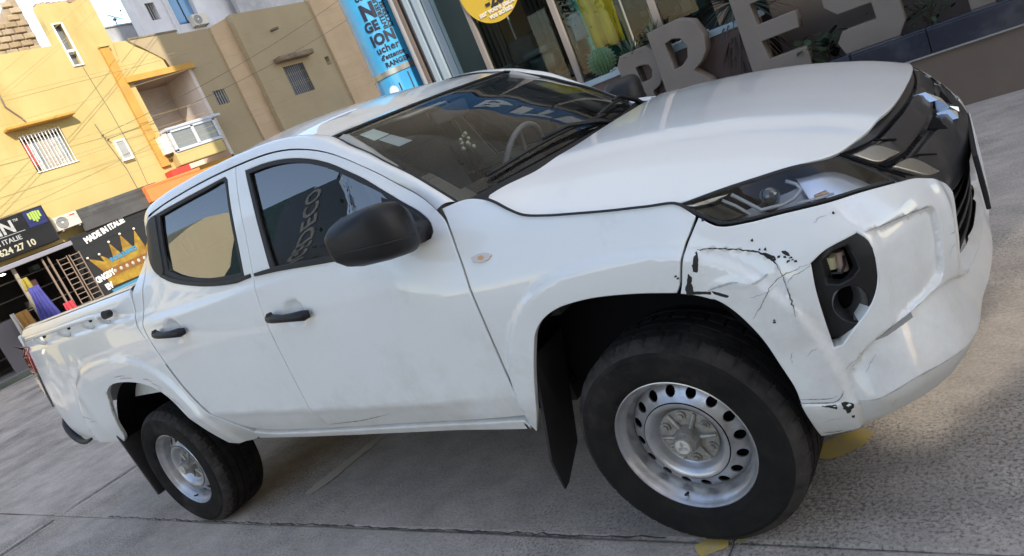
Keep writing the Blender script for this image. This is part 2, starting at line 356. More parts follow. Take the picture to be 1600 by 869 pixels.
# ================================================================= street front on the left, across the junction (facing the truck)
YW=mat('yellow_render',(.50,.40,.175),rough=.9,spec=.1,col2=(.46,.355,.145),vscale=.7,detail=8,bump=.15,bscale=30,stain=(.42,.23,.06),sscale=.55,samt=.55)
YW2=mat('ochre_render',(.52,.29,.075),rough=.9,spec=.1,var=.15,vscale=2)
BW=mat('tan_render',(.38,.30,.185),rough=.92,spec=.1,col2=(.33,.26,.16),vscale=.6,detail=8,stain=(.27,.22,.15),sscale=.8,samt=.5,bump=.12,bscale=25)
BW2=mat('peach_render',(.50,.36,.225),rough=.92,spec=.1,var=.12,vscale=.8,stain=(.40,.29,.18),sscale=.7,samt=.5)
PKW=mat('pinkish_render',(.66,.56,.49),rough=.92,var=.15,vscale=1.2)
GRY=mat('grey_render',(.40,.40,.41),rough=.95,var=.25,vscale=1.2)
WHT=mat('white_render',(.60,.60,.62),rough=.9,spec=.2,var=.12,vscale=.8,stain=(.38,.37,.36),sscale=.9,samt=.5)
WFR=mat('white_frame',(.72,.70,.65),rough=.5)
DKW=mat('dark_window',(.05,.06,.065),rough=.12,coat=.5)
GLW=mat('grey_glass',(.16,.17,.17),rough=.15,coat=.4)
BLW=mat('sky_blue_glass',(.12,.25,.42),rough=.08,coat=.8)
BRM=mat('brown_metal',(.10,.075,.055),rough=.6)
IRON=mat('iron_bars',(.33,.31,.30),rough=.55,metal=.2)
XF=-20.0
def wallx(name,x,outline,m,parent,holes=(),depth=.25,step=.6):
    def F(u,v): return np.stack([x+0*u,u,v],-1)
    return panel(name,F,outline,m,parent,holes,step,depth=depth,bev=.004,gap=0,corner=5)
def rect(y0,y1,z0,z1): return [(y0,z0),(y1,z0),(y1,z1),(y0,z1)]
Yb=thing('yellow_house','sunlit yellow rendered house with barred window and shops on its ground floor','house',(XF,5,0))
yo=[(-6,0),(12.5,0),(12.5,2.6),(10.20,2.6),(10.20,3.3),(10.9,3.3),(10.66,4.50),(10.66,6.17),(10.60,7.0),(10.67,7.43),(10.66,8.66),(10.30,8.70),(10.04,8.64),(9.9,8.72),(9.5,8.70),(9.3,8.74),(9.11,8.70),(9.09,7.60),(-6,7.54)]
shopL=rect(-5.5,6.9,.12,2.62)
wallx('wall',XF,yo,YW,Yb,[shopL,rect(6.94,8.05,4.49,5.48),rect(9.25,9.52,6.96,8.13)])
# broken blocks along the roof edge
for k in range(10):
    y=9.14+k*.155;hh=.05+.05*random.random()
    box('roof_block',mat('old_block',(.38,.27,.18),rough=.9,var=.3,vscale=6),Yb,XF-.22,XF-.02,y,y+.10+.03*random.random(),8.67,8.70+hh,.008)
# side return of the house (top right) and pilaster
box('pilaster',YW2,Yb,XF-.02,XF+.10,10.17,10.44,3.6,7.28,.01)
box('pilaster_cap',YW,Yb,XF-.02,XF+.14,10.15,10.46,7.28,7.34,.01)
wallx('parapet',XF-.10,[(10.66,6.2),(12.05,6.2),(12.0,6.65),(11.84,6.83),(11.35,7.18),(11.13,7.40),(10.67,7.43)],YW,Yb)
# barred window
bw=box('window',mat('interior_brown',(.05,.03,.025),rough=.9),Yb,XF-.24,XF-.22,6.9,8.1,4.45,5.5)
box('window_frame',WFR,bw,XF-.20,XF-.16,6.94,8.05,4.49,4.54);box('window_frame',WFR,bw,XF-.20,XF-.16,6.94,8.05,5.42,5.48)
for k,(c_) in enumerate([(.55,.08,.08),(.50,.1,.1),(.55,.55,.55),(.22,.26,.27),(.40,.36,.32),(.42,.38,.33),(.45,.40,.34),(.40,.38,.35),(.48,.46,.42),(.42,.42,.40),(.25,.33,.42)]):
    box('curtain_fold',mat('curtain_%d'%k,c_,rough=.9),bw,XF-.19,XF-.17,6.97+k*.098,6.97+k*.098+.09,4.50 if k>1 else 4.70,5.36,.004)
for k in range(12):
    mb=MB();mb.cyl((XF+.02,6.98+k*.093,4.47),(XF+.02,6.98+k*.093,5.50),.013,n=8);mb.build('window_bar',WFR,bw)
for z_ in (4.49,5.47):
    mb=MB();mb.cyl((XF+.02,6.93,z_),(XF+.02,8.06,z_),.013,n=8);mb.build('window_bar',WFR,bw)
box('window_canopy',YW2,Yb,XF-.02,XF+.30,6.69,8.49,5.66,5.74,.02)
# tall narrow white window
tw=box('window',GLW,Yb,XF-.16,XF-.14,9.25,9.52,6.96,8.13)
for a in ((9.23,9.27,6.93,8.16),(9.50,9.55,6.93,8.16),(9.27,9.50,8.12,8.16),(9.27,9.50,7.33,7.40),(9.27,9.50,6.93,6.97)): box('window_frame',WFR,tw,XF-.02,XF+.04,a[0],a[1],a[2],a[3],.005)
sw=box('window',mat('mesh_grey',(.34,.34,.33),rough=.7),Yb,XF+.06,XF+.08,9.22,9.46,4.16,4.66,M=None)
for a in ((9.18,9.22,4.10,4.72),(9.46,9.51,4.10,4.72),(9.22,9.46,4.66,4.72),(9.22,9.46,4.10,4.16)): box('window_frame',WFR,sw,XF-.01,XF+.10,a[0],a[1],a[2],a[3],.006)
box('orange_awning',mat('orange_canvas',(.80,.22,.06),rough=.8,var=.08,vscale=3),Yb,XF,XF+.5,9.12,11.0,2.75,3.22,.02)
box('red_sign_end',mat('red_sign',(.45,.05,.03),rough=.6),Yb,XF+.02,XF+.40,10.15,10.8,3.23,3.42,.01)
# wall cable
mb=MB();mb.tube([(XF+.03,6.9,7.0),(XF+.04,7.05,6.75),(XF+.03,7.03,6.3),(XF+.03,7.25,5.95),(XF+.03,7.32,5.78)],.022,6);mb.build('wall_cable',mat('cable_grey',(.16,.14,.10),rough=.8),Yb)
# balcony between the yellow and the tan part
bo=box('balcony_recess',PKW,Yb,XF-1.6,XF-1.5,10.6,12.9,3.2,6.4)
box('balcony_ceiling',mat('ceiling_brown',(.40,.28,.20),rough=.9),Yb,XF-1.5,XF+.10,10.60,12.85,6.18,6.28,.01)
box('balcony_side',PKW,Yb,XF-1.5,XF-.02,12.60,12.72,3.2,6.18)
box('fascia',YW2,Yb,XF+.10,XF+.16,10.40,12.75,6.16,6.34,.01)
lt=box('balcony_lintel',mat('pale_pink',(.62,.50,.42),rough=.9),Yb,XF-1.50,XF-1.44,10.6,11.6,5.62,5.85)
bd=box('balcony_door',mat('grey_door',(.27,.27,.27),rough=.6),Yb,XF-1.49,XF-1.42,10.62,11.55,3.9,5.22,.01)
for i in range(3):
    for j in range(3): box('door_pane',DKW,bd,XF-1.425,XF-1.41,10.68+i*.29,10.88+i*.29,4.02+j*.40,4.32+j*.40,.005)
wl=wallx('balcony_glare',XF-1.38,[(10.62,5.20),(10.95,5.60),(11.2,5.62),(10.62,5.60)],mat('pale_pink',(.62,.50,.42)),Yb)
gb=box('balcony_enclosure',GLW,Yb,XF+.30,XF+.33,10.75,12.30,3.92,4.46)
for a in ((10.66,10.76,3.86,4.50),(11.46,11.56,3.90,4.50),(12.26,12.36,3.90,4.50),(10.66,12.36,4.44,4.54),(10.66,12.36,3.84,3.93)): box('enclosure_frame',mat('bluish_white_frame',(.50,.53,.57),rough=.5),gb,XF+.27,XF+.37,a[0],a[1],a[2],a[3],.008)
box('enclosure_top',mat('bluish_white_frame',(.50,.53,.57)),gb,XF-.0,XF+.40,10.62,12.62,4.52,4.60,.01)
box('parcel_panel',mat('white_panel',(.70,.68,.60),rough=.7),Yb,XF+.02,XF+.30,10.36,10.60,3.9,4.42,.01)
box('balcony_base',YW,Yb,XF-.02,XF+.34,10.60,12.30,3.45,3.84,.03)
box('balcony_floor',YW2,Yb,XF-1.5,XF-.02,10.6,12.7,3.1,3.3)
# shop interior: dark room
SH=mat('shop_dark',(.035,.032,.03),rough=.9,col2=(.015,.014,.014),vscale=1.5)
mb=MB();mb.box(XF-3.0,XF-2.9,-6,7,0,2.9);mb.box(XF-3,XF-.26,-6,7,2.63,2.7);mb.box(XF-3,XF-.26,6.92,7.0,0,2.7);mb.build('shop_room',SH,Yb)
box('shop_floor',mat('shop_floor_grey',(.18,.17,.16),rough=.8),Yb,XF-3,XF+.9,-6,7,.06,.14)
stp=box('shop_step',mat('step_green_grey',(.10,.11,.08),rough=.9,var=.3,vscale=2),Yb,XF+.02,XF+1.2,-6,12,-.01,.10,.02)
mb=MB();mb.box(XF+.40,XF+.46,-5,5.05,.14,2.5);
for y in (-2,1.5,3.3,5.05):
    mb2=MB();mb2.box(XF+.40,XF+.47,y-.04,y+.04,.10,2.56,bev=.006);mb2.build('shop_post',mat('post_beige',(.30,.26,.20),rough=.7),Yb)
mb.bm.free()
box('shutter_rail',mat('rail_lilac_grey',(.30,.29,.33),rough=.5,metal=.4),Yb,XF+.50,XF+.66,-5,6.52,2.44,2.56,.015)
# goods hanging in the shop
def cloth(name,y,z0,z1,w0,w1,c,x,label,cat,folds=7,grp=None):
    cols=16;rows_=[]
    for i in range(9):
        t=i/8;z=z1+(z0-z1)*t;w=w0+(w1-w0)*t**1.3;rows_.append([(x+.035*math.sin(folds*math.pi*j/cols+.6)*(.3+t)+.02*math.sin(3*t),y+w*(j/cols-.5)*1.0,z) for j in range(cols+1)])
    o_=grid(name,rows_,mat(name+'_%.2f_%.2f'%(y,z0),c,rough=.9,var=.15,vscale=7),None,True);tag(o_,label,cat,grp)
    sm_=o_.modifiers.new('t','SOLIDIFY');sm_.thickness=.02
    return o_
cloth('dress',5.12,.50,1.85,.25,.72,(.055,.055,.24),XF+.75,'long blue and violet dress hanging at the dark shop entrance','dress',9)
cloth('hanging_garment',4.55,.75,1.42,.30,.40,(.30,.15,.035),XF+.85,'mustard brown garment hanging left of the long blue dress','garment',5)
cloth('hanging_garment',5.62,.80,1.18,.24,.30,(.42,.035,.05),XF+.80,'small red garment hanging right of the long blue dress','garment',5)
cloth('hanging_garment',4.36,.70,1.45,.10,.14,(.45,.42,.38),XF+.88,'narrow pale scarf hanging beside the mustard brown garment','garment',2)
cloth('hanging_garment',5.05,1.80,2.12,.14,.22,(.28,.22,.03),XF+.70,'small olive yellow top hung high above the long blue dress','garment',3)
for k,(y,z) in enumerate(((4.88,2.36),(5.06,2.42),(4.70,2.30))):
    mb=MB();mb.ball((XF-.3,y,z),.045,10,(1,1.6,.5));o_=mb.build('shop_lamp',mat('lit_bulb',(1,1,1),emis=(1,.95,.85,3.0)),None,True);tag(o_,'small lit spot lamp on the ceiling of the dark clothes shop','lamp','lamps on the clothes shop ceiling')
for k in range(5):
    box('clothes_shelf',mat('shelf_dark',(.06,.05,.045),rough=.8),Yb,XF-.8,XF-.4,-1,6.6,.5+k*.42,.53+k*.42)
for k in range(26):
    y=-.2+k*.25;z=.55+.42*(k%5);box('folded_clothes',mat('fold_%d'%(k%5),[(.08,.06,.06),(.05,.06,.10),(.10,.09,.07),(.07,.03,.03),(.04,.05,.04)][k%5],rough=.95),Yb,XF-.75,XF-.42,y,y+.18,z,z+.14+.05*(k%3),.02)
mn=box('grey_panel',mat('grey_screen',(.13,.12,.125),rough=.7),Yb,XF+.50,XF+.56,3.9,4.45,.12,1.35,.01)
# ladder-like racks by the entrance
for (ya,yb,x_) in ((6.02,6.27,XF+.55),(6.36,6.62,XF+.50)):
    rk=thing('wire_rack','tall narrow brown wire rack at the shop entrance, %s'%('nearer the blue dress' if ya<6.2 else 'beside the crown poster'),'rack',(x_,(ya+yb)/2,.1))
    for y in (ya,yb):
        mb=MB();mb.cyl((x_,y,.1),(x_,y,2.25),.016,n=6);mb.build('upright',mat('rack_brown',(.22,.16,.12),rough=.6),rk)
    for k in range(15):
        mb=MB();mb.cyl((x_,ya,.25+k*.14),(x_,yb,.25+k*.14),.012,n=6);mb.build('rung',mat('rack_brown',(.22,.16,.12)),rk)
for y in (5.72,5.86):
    mb=MB();mb.box(XF+.50,XF+.54,y-.02,y+.02,.1,2.4);mb.build('shutter_guide',mat('rack_brown',(.22,.16,.12)),Yb)
# ---- shop signs
SGN=mat('sign_black',(.012,.012,.014),rough=.35,coat=.3,var=.2,vscale=2)
LTR=mat('sign_letter_silver',(.40,.40,.38),rough=.4)
sa=thing('shop_sign','black shop sign reading ZIN and ITALIE with a blue square and green emblem','sign',(XF,4,2.7))
box('sign_board',SGN,sa,XF+.02,XF+.42,.5,6.42,2.70,3.67,.02)
box('blue_square',mat('sign_blue',(.02,.025,.10),rough=.4),sa,XF+.42,XF+.435,5.90,6.37,3.20,3.62,.004)
text('lettering','MAGAZIN',.42,MX(XF+.425,5.60,3.255),LTR,sa,.006,.012,1.0,'RIGHT')
text('lettering','™',.16,MX(XF+.425,5.60,3.43),LTR,sa,.004)
text('lettering','MADE IN ITALIE',.17,MX(XF+.425,5.62,3.03),LTR,sa,.005,.002,1.0,'RIGHT')
text('lettering','77 624 27 10',.22,MX(XF+.425,5.85,2.79),mat('number_cream',(.42,.40,.28),rough=.5),sa,.005,.006,1.0,'RIGHT')
box('underline',LTR,sa,XF+.42,XF+.428,4.6,5.78,3.205,3.218)
em=MB();GRN=mat('emblem_green',(.35,.48,.08),rough=.5)
for k,(y,h) in enumerate(((6.01,.16),(6.075,.22),(6.135,.26),(6.195,.22),(6.26,.16))):
    em.prism([(y-.03,3.50),(y+.03,3.50),(y+(.02 if k<2 else -.02 if k>2 else .0),3.50+h*.35),(y-.005,3.50+h*.38)],XF+.436,XF+.446,'x') if False else em.box(XF+.436,XF+.446,y-.024,y+.024,3.56-h,3.54+h*.15)
em.build('emblem',GRN,sa)
sb=thing('crown_banner','dark banner with white MADE IN ITALIE lettering above a yellow crown','banner',(XF,8,1))
mb=MB();mb.box(XF+.25,XF+.30,7.14,9.6,2.66,3.26,bev=.005,M=None);mb.build('top_board',mat('banner_slate',(.085,.083,.08),rough=.6,col2=(.055,.053,.05),vscale=2.2,stain=(.18,.17,.16),sscale=1.5,samt=.5),sb)
mb=MB();mb.box(XF+.20,XF+.24,6.68,9.6,.30,2.655,bev=.004);mb.build('lower_sheet',mat('banner_black',(.014,.014,.015),rough=.55),sb)
text('lettering','MADE IN ITALIE',.215,MX(XF+.245,7.02,2.36,8),mat('paint_white',(.75,.75,.73),rough=.6),sb,.004,.013,.82)
GO=mat('crown_gold',(.36,.24,.02),rough=.5,col2=(.20,.09,.012),vscale=4);GO2=mat('crown_shade',(.22,.09,.02),rough=.6,var=.3,vscale=6)
cr=[(7.02,1.06),(8.50,1.0),(8.62,1.35),(8.78,2.02),(8.42,1.68),(8.36,2.24),(8.12,1.76),(7.93,2.26),(7.74,1.70),(7.55,2.16),(7.44,1.66),(7.16,1.96),(7.20,1.74),(6.84,1.98),(7.05,1.5)]
mb=MB();V=[(XF+.262,y,z) for y,z in cr];F3=delaunay_2d_cdt([Vector(p) for p in cr],[(i,(i+1)%len(cr)) for i in range(len(cr))],[],0,1e-6)
tr=[f for f in F3[2] if inpoly(np.array([tuple(F3[0][i]) for i in f]).mean(0)[None],np.array(cr))[0]];mb.poly([(XF+.250,v[0],v[1]) for v in F3[0]],tr);mb.build('crown',GO,sb)
for y,z in ((7.93,2.27),(7.55,2.18),(7.16,1.97),(6.84,1.99),(8.36,2.26),(8.78,2.04)):
    mb=MB();mb.ball((XF+.27,y,z),.035,10);mb.build('crown_ball',mat('pearl',(.75,.70,.6),rough=.4),sb,True)
mb=MB();mb.box(XF+.252,XF+.258,7.03,8.55,1.30,1.52);mb.build('crown_band',GO2,sb)
for k in range(8):
    mb=MB();mb.ball((XF+.262,7.15+k*.18,1.41),.045,10,(.2,1,1.2));mb.build('crown_gem',mat('gem_cream',(.42,.38,.30),rough=.5),sb,True)
text('lettering','BOULEVARD',.16,MX(XF+.262,7.36,1.66,4),mat('graffiti_cyan',(.04,.22,.36),rough=.6),sb,.003,.010,.9)
text('lettering','KINGDY',.22,MX(XF+.262,6.72,1.28,6),mat('paint_white',(.75,.75,.73)),sb,.003,.012,.7)
text('lettering','EV',.22,MX(XF+.262,6.90,1.02,6),mat('paint_white',(.75,.75,.73)),sb,.003,.014,.8)
mb=MB();mb.box(XF+.252,XF+.258,7.0,8.7,.80,.98);mb.build('crown_foot',mat('banner_blue',(.05,.20,.30),rough=.6),sb)
# air conditioner between the signs
def ac(x,y0,y1,z0,z1,label,fan_left=True):
    a=thing('air_conditioner',label,'air conditioner',(x,(y0+y1)/2,z0))
    box('casing',mat('ac_cream',(.55,.51,.43),rough=.5),a,x,x+.32,y0,y1,z0,z1,.015)
    h=(z1-z0)*.42;cy=y0+h*1.12
    mb=MB();mb.cyl((x+.32,cy,(z0+z1)/2),(x+.335,cy,(z0+z1)/2),h,n=28);f_=mb.build('fan_grille',mat('ac_fan_grey',(.22,.22,.21),rough=.5,metal=.2),a,True,40)
    for r_ in (.35,.55,.75,.92):
        mb=MB();mb.tube([(x+.340,cy+h*r_*math.cos(t),(z0+z1)/2+h*r_*math.sin(t)) for t in np.linspace(0,2*math.pi,25)],.004,4);mb.build('fan_wire',mat('ac_fan_wire',(.40,.40,.38)),f_)
    mb=MB();mb.cyl((x+.335,cy,(z0+z1)/2),(x+.35,cy,(z0+z1)/2),h*.18,n=16);mb.build('fan_cap',mat('ac_cap',(.7,.7,.68)),f_,True,40)
    for y in (y0+.08,y1-.1): box('bracket',IRON,a,x-.02,x+.34,y,y+.03,z0-.04,z0)
    return a
a1=ac(XF+.08,6.50,7.13,2.89,3.25,'cream air conditioning unit mounted between the two black shop signs')
box('red_badge',mat('badge_red',(.5,.05,.05)),a1,XF+.40,XF+.402,6.92,7.06,3.17,3.20)
# small wall lamp hooks
for (y,z) in ((9.0,4.95),(9.08,4.80),(10.35,4.47)):
    mb=MB();mb.cyl((XF,y,z),(XF+.12,y,z),.02,n=8);mb.build('cable_hook',mat('hook_rust',(.15,.10,.06)),Yb)
# ---- stone house peeping over the low roof
st=thing('stone_house','beige block walled upper storey behind the low yellow roof','house',(XF-1.2,7,7))
BLO=[mat('pale_block_%d'%i,c,rough=.95,spec=.1,var=.2,vscale=4,bump=.3,bscale=25) for i,c in enumerate([(.38,.29,.18),(.34,.255,.16),(.42,.33,.22),(.37,.29,.20)])]
mb=MB();mb.prism([(7.0,7.3),(9.35,7.3),(9.35,9.6),(9.0,9.25),(8.7,8.9),(8.0,8.5),(7.0,8.3)],XF-1.5,XF-1.25,'x');mb.build('mortar_wall',mat('mortar',(.33,.26,.18),rough=.95,var=.2,vscale=8),st)
bme=[]
for r_ in range(12):
    z=7.32+r_*.185
    for c_ in range(9):
        y=7.0+c_*.33+(r_%2)*.165-.1
        top=np.interp(y+.15,[7.0,8.0,8.7,9.0,9.35],[8.3,8.5,8.9,9.25,9.6])
        if y+.29>9.36 or y<6.9 or z+.16>top+.05: continue
        mb=MB();q=random.random()*.02;mb.box(XF-1.26,XF-1.20+q,y,y+.30,z,z+.155,bev=.02,seg=1);mb.build('block',random.choice(BLO),st)
# ---- tan house to the right
Bt=thing('tan_house','shaded tan rendered house with flat parapet and one barred window','house',(XF,15,0))
wallx('wall',XF-.05,[(12.62,0),(14.06,0),(14.06,7.30),(12.87,7.30),(12.87,7.38),(11.2,7.38),(11.8,6.85),(12.05,6.62),(12.1,6.30),(12.74,6.28),(12.62,3.4)],BW,Bt,[rect(13.06,13.52,4.88,5.35)])
wallx('wall',XF+.02,[(14.06,0),(14.80,0),(14.83,7.50),(14.06,7.30)],BW2,Bt)
wallx('wall',XF+.25,[(14.80,0),(18.4,0),(18.4,7.52),(14.83,7.52)],BW,Bt,[rect(15.95,16.92,4.44,5.47),rect(18.0,18.22,5.14,5.45)])
wallx('wall',XF+.35,[(18.4,0),(22,0),(22,7.6),(18.4,7.6)],BW2,Bt)
box('buttress',BW,Bt,XF-.05,XF+.06,12.86,14.05,0,7.28)if False else None
vt=box('vent_opening',DARK if 'DARK' in globals() else JOINT,Bt,XF-.28,XF-.26,13.0,13.6,4.8,5.4)
for k in range(5): box('vent_bar',mat('vent_grey',(.30,.29,.28),rough=.7),vt,XF-.12,XF-.08,13.09+k*.095,13.12+k*.095,4.86,5.36)
wv=box('window',mat('net_curtain',(.30,.30,.30),rough=.8),Bt,XF+.02,XF+.05,15.9,17.0,4.4,5.5)
for k in range(11): box('window_bar',mat('bar_grey',(.42,.43,.45) if k%2 else (.10,.10,.11),rough=.6),wv,XF+.20,XF+.23,15.97+k*.092,15.995+k*.092,4.44,5.47)
box('window_canopy',mat('canopy_brown',(.22,.16,.10),rough=.9,var=.3,vscale=4),Bt,XF+.22,XF+.60,15.70,17.35,5.62,5.80,.05)
mb=MB();mb.cyl((XF+.25,16.2,6.75),(XF+.55,16.28,6.72),.05,n=10);mb.build('drain_spout',BRM,Bt)
for (y,z,w_) in ((13.4,7.30,1.2),):
    box('parapet_coping',mat('coping_dark',(.20,.17,.12),rough=.95,var=.3,vscale=3),Bt,XF-.32,XF-.03,11.2,12.9,7.38,7.44,.01)
# ---- white apartment block and grey terrace behind
wb=thing('white_apartment_block','pale grey white apartment block rising behind the tan house','building',(-28,20,0))
wallx('wall',-28,[(17.2,0),(33,0),(33,13),(17.3,13),(17.25,9.66)],WHT,wb,[rect(17.86,18.30,10.22,10.95),rect(19.02,20.18,9.85,12.2)])
box('side_wall',WHT,wb,-28.5,-28.02,17.25,17.45,0,13)
w1_=box('window',DKW,wb,-28.3,-28.27,17.8,18.35,10.1,11);[box('window_bar',IRON,w1_,-28.15,-28.12,17.95+k*.11,17.98+k*.11,10.25,10.92) for k in range(3)]
w2_=box('window',BLW,wb,-28.3,-28.27,19.15,20.2,9.8,12.2);box('window_frame',mat('black_frame',(.02,.02,.025)),w2_,-28.29,-28.20,19.02,19.14,9.85,12.2);box('window_frame',mat('black_frame',(.02,.02,.025)),w2_,-28.29,-28.24,19.64,19.68,9.85,12.2);box('window_frame',mat('black_frame',(.02,.02,.025)),w2_,-28.29,-28.20,19.02,20.18,9.85,9.89)
wallx('wall_far',-27.4,[(21.9,0),(30,0),(30,14),(21.9,14)],GRY,wb)
box('edge_shadow_rib',WHT,wb,-28,-27.9,18.72,18.80,0,13)
a2=ac(-28.0,19.55,20.30,9.62,10.10,'small air conditioning unit below the blue glass window of the white block')
gt=thing('grey_terrace','plain grey concrete roof room with an antenna, behind the yellow house','building',(-30,17.5,0))
box('wall',GRY,gt,-31,-30,15,18.95,0,10.82);box('coping',mat('coping_grey',(.33,.33,.33)),gt,-31,-29.95,15,18.95,10.82,10.88)
an=thing('roof_antenna','thin television antenna on the grey roof room against the sky','antenna',(-30.2,17.7,10.88))
AM=mat('antenna_grey',(.10,.13,.14),rough=.6)
mb=MB();mb.cyl((-30.2,17.68,10.88),(-30.2,17.72,11.25),.025,n=6);mb.build('mast',AM,an)
mb=MB();mb.cyl((-30.2,17.45,11.42),(-30.2,18.06,11.14),.018,n=6);mb.build('boom',AM,an)
mb=MB();mb.cyl((-30.2,18.05,11.14),(-30.2,18.16,11.50),.012,n=6);mb.ball((-30.2,18.16,11.52),.04,8);mb.build('element',AM,an)
for k in range(4):
    mb=MB();mb.cyl((-30.35,17.56+k*.1,11.37-k*.05),(-30.05,17.56+k*.1,11.37-k*.05),.008,n=5);mb.build('element',AM,an)
mb=MB();mb.ball((-30.2,17.70,11.18),.09,10,(1,1,.6));mb.build('junction_box',AM,an)
mb=MB();mb.cyl((-30.1,18.5,10.88),(-30.1,18.75,11.08),.02,n=6);mb.ball((-30.1,18.77,11.1),.06,8);tag(mb.build('roof_aerial',AM),'short bent aerial at the edge of the grey roof room','antenna')
# ================================================================= overhead cables
WIR=mat('overhead_wire',(.06,.055,.045),rough=.8)
WIR2=mat('overhead_wire_pale',(.42,.32,.15),rough=.8)
def cable(a,b,sag,r=.012,m=None):
    a=Vector(a);b=Vector(b);pts=[a.lerp(b,t)+Vector((0,0,-sag*4*t*(1-t))) for t in np.linspace(0,1,17)]
    mb=MB();mb.tube(pts,r*.45,5);o_=mb.build('overhead_cable',m or WIR2,None,True);tag(o_,'thin overhead cable strung across the yellow and tan house fronts' if m is None or m==WIR2 else ('darker cable rising right from the wall hook below the yellow balcony, the %s of two'%('upper' if a[2]>4.9 else 'lower')),'cable','overhead cables across the house fronts')
for k,(za,zb,sg_) in enumerate(((6.0,6.9,.25),(6.15,7.0,.3),(5.2,6.6,.2),(4.3,4.9,.15),(4.15,4.8,.12),(3.9,4.5,.18),(3.7,4.4,.2),(3.5,4.1,.25),(4.7,5.0,.15))):
    cable((XF+1.0+.1*k,-4,za),(XF+2.2+.1*k,24,zb),sg_,.011)
for k,(y0,z0,y1,z1) in enumerate(((9.03,4.96,20,7.4),(9.10,4.80,20,6.6),(4.0,5.6,12,9.5),(4.0,5.3,12,9.1),(3.5,4.9,13,9.6))):
    cable((XF+.15 if k<2 else XF+2,y0,z0),(XF+1.5,y1,z1),.25 if k<2 else .2,.012,WIR if k<2 else WIR2)
cable((XF+.12,10.35,4.47),(XF+1.0,-3,3.9),.2,.010)
mb=MB();mb.tube([(XF+.05,8.95,5.3),(XF+.05,9.02,4.7),(XF+.05,9.15,3.9),(XF+.05,9.16,3.2)],.012,5);mb.build('wall_cable',mat('cable_grey',(.16,.14,.10)),Yb)
mb=MB();mb.tube([(XF+.05,9.45,6.9),(XF+.05,9.55,5.5),(XF+.05,9.58,4.3),(XF+.05,9.50,3.3)],.008,5);mb.build('wall_cable',mat('cable_grey',(.16,.14,.10)),Yb)
# ================================================================= shop on the right with the round blue column
SB=thing('corner_shop_building','tall corner shop building with glass front behind the planter','building',(0,5.6,0))
PLB=mat('pale_blue_panel',(.30,.36,.40),rough=.45,var=.08,vscale=1.5)
MBR=mat('brown_moulding',(.17,.13,.105),rough=.5,var=.15,vscale=3)
FRM=mat('shop_frame_bronze',(.27,.23,.205),rough=.45,metal=.3)
CRE=mat('cream_facade',(.40,.35,.28),rough=.85,spec=.2,var=.06,vscale=.6)
box('upper_storeys',CRE,SB,-7.0,16,5.2,14,4.6,8.0);box('upper_storeys',mat('pale_facade',(.60,.58,.53),rough=.9,var=.05,vscale=.5),SB,-7.0,16,5.2,14,8.02,38.0);box('upper_storeys',CRE,SB,-6.2,16,5.2,14,3.9,4.58)  # unseen storeys added tall to shade the far houses, pale to bounce light
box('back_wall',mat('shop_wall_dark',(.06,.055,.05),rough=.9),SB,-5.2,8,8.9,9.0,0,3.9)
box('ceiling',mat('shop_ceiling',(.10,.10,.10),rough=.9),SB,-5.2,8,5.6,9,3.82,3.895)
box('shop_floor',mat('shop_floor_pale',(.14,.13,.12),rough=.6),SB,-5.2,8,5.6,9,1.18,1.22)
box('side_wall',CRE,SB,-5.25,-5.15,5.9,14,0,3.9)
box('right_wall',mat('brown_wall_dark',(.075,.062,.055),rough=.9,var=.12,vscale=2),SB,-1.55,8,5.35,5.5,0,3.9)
# blue advertising column
cc=thing('blue_column','round blue advertising column with black lettering and a metal band','column',(-5.72,5.35,0))
BLU=mat('sticker_blue',(.035,.26,.50),rough=.28,coat=.5,col2=(.06,.36,.60),vscale=2.5)
mb=MB();mb.cyl((-5.72,5.35,0),(-5.72,5.35,4.2),.40,n=64);mb.build('shaft',BLU,cc,True,40)
mb=MB();mb.cyl((-5.72,5.35,2.33),(-5.72,5.35,2.40),.412,n=64);mb.build('metal_band',mat('band_steel',(.42,.42,.40),rough=.3,metal=.8),cc,True,40)
vd=Vector((1.062+5.72,-2.578-5.35,0)).normalized();a0c=math.atan2(vd.y,vd.x)
def colt(st,size,z,ang,m,vert=False,bold=.006,sx=1.0):
    """letters wrapped on the column, ang = metres along the skin from the camera-facing line"""
    cu=bpy.data.curves.new('t','FONT');cu.body=st;cu.size=size;cu.extrude=.003;cu.offset=bold;cu.resolution_u=3;cu.space_character=1.05
    o=bpy.data.objects.new('t',cu);COL.objects.link(o);dg=bpy.context.evaluated_depsgraph_get();me=bpy.data.meshes.new_from_object(o.evaluated_get(dg));bpy.data.objects.remove(o)
    for v in me.vertices:
        u,h,d=v.co.x*sx,v.co.y,v.co.z
        if vert:u,h=-h,u
        th=a0c+(u+ang)/.40;r=.404+d
        v.co=Vector((-5.72+r*math.cos(th),5.35+r*math.sin(th),z+h))
    link('lettering',me,m,cc)
LB=mat('letter_navy',(.012,.013,.03),rough=.5)
colt('ccueil',.13,3.30,-.20,LB,bold=.004)
colt('els',.13,3.43,-.16,LB,bold=.004)
colt('N',.26,3.06,-.20,LB,bold=.013)
colt('GE',.165,2.905,-.235,LB,bold=.008,sx=.95)
colt('ION',.185,2.725,-.225,LB,bold=.009,sx=.95)
colt('INTERIEUR',.083,2.87,.065,LB,True,.003,.98);colt('EXTERIEUR',.083,2.87,.135,LB,True,.003,.98)
colt('ucher',.125,2.615,-.21,LB,bold=.003,sx=1.05);colt("d'attente",.085,2.525,-.19,LB,bold=.003);colt('RANGER',.085,2.43,-.17,LB,bold=.003)
WHD=mat('white_dot',(.62,.66,.70),rough=.4)
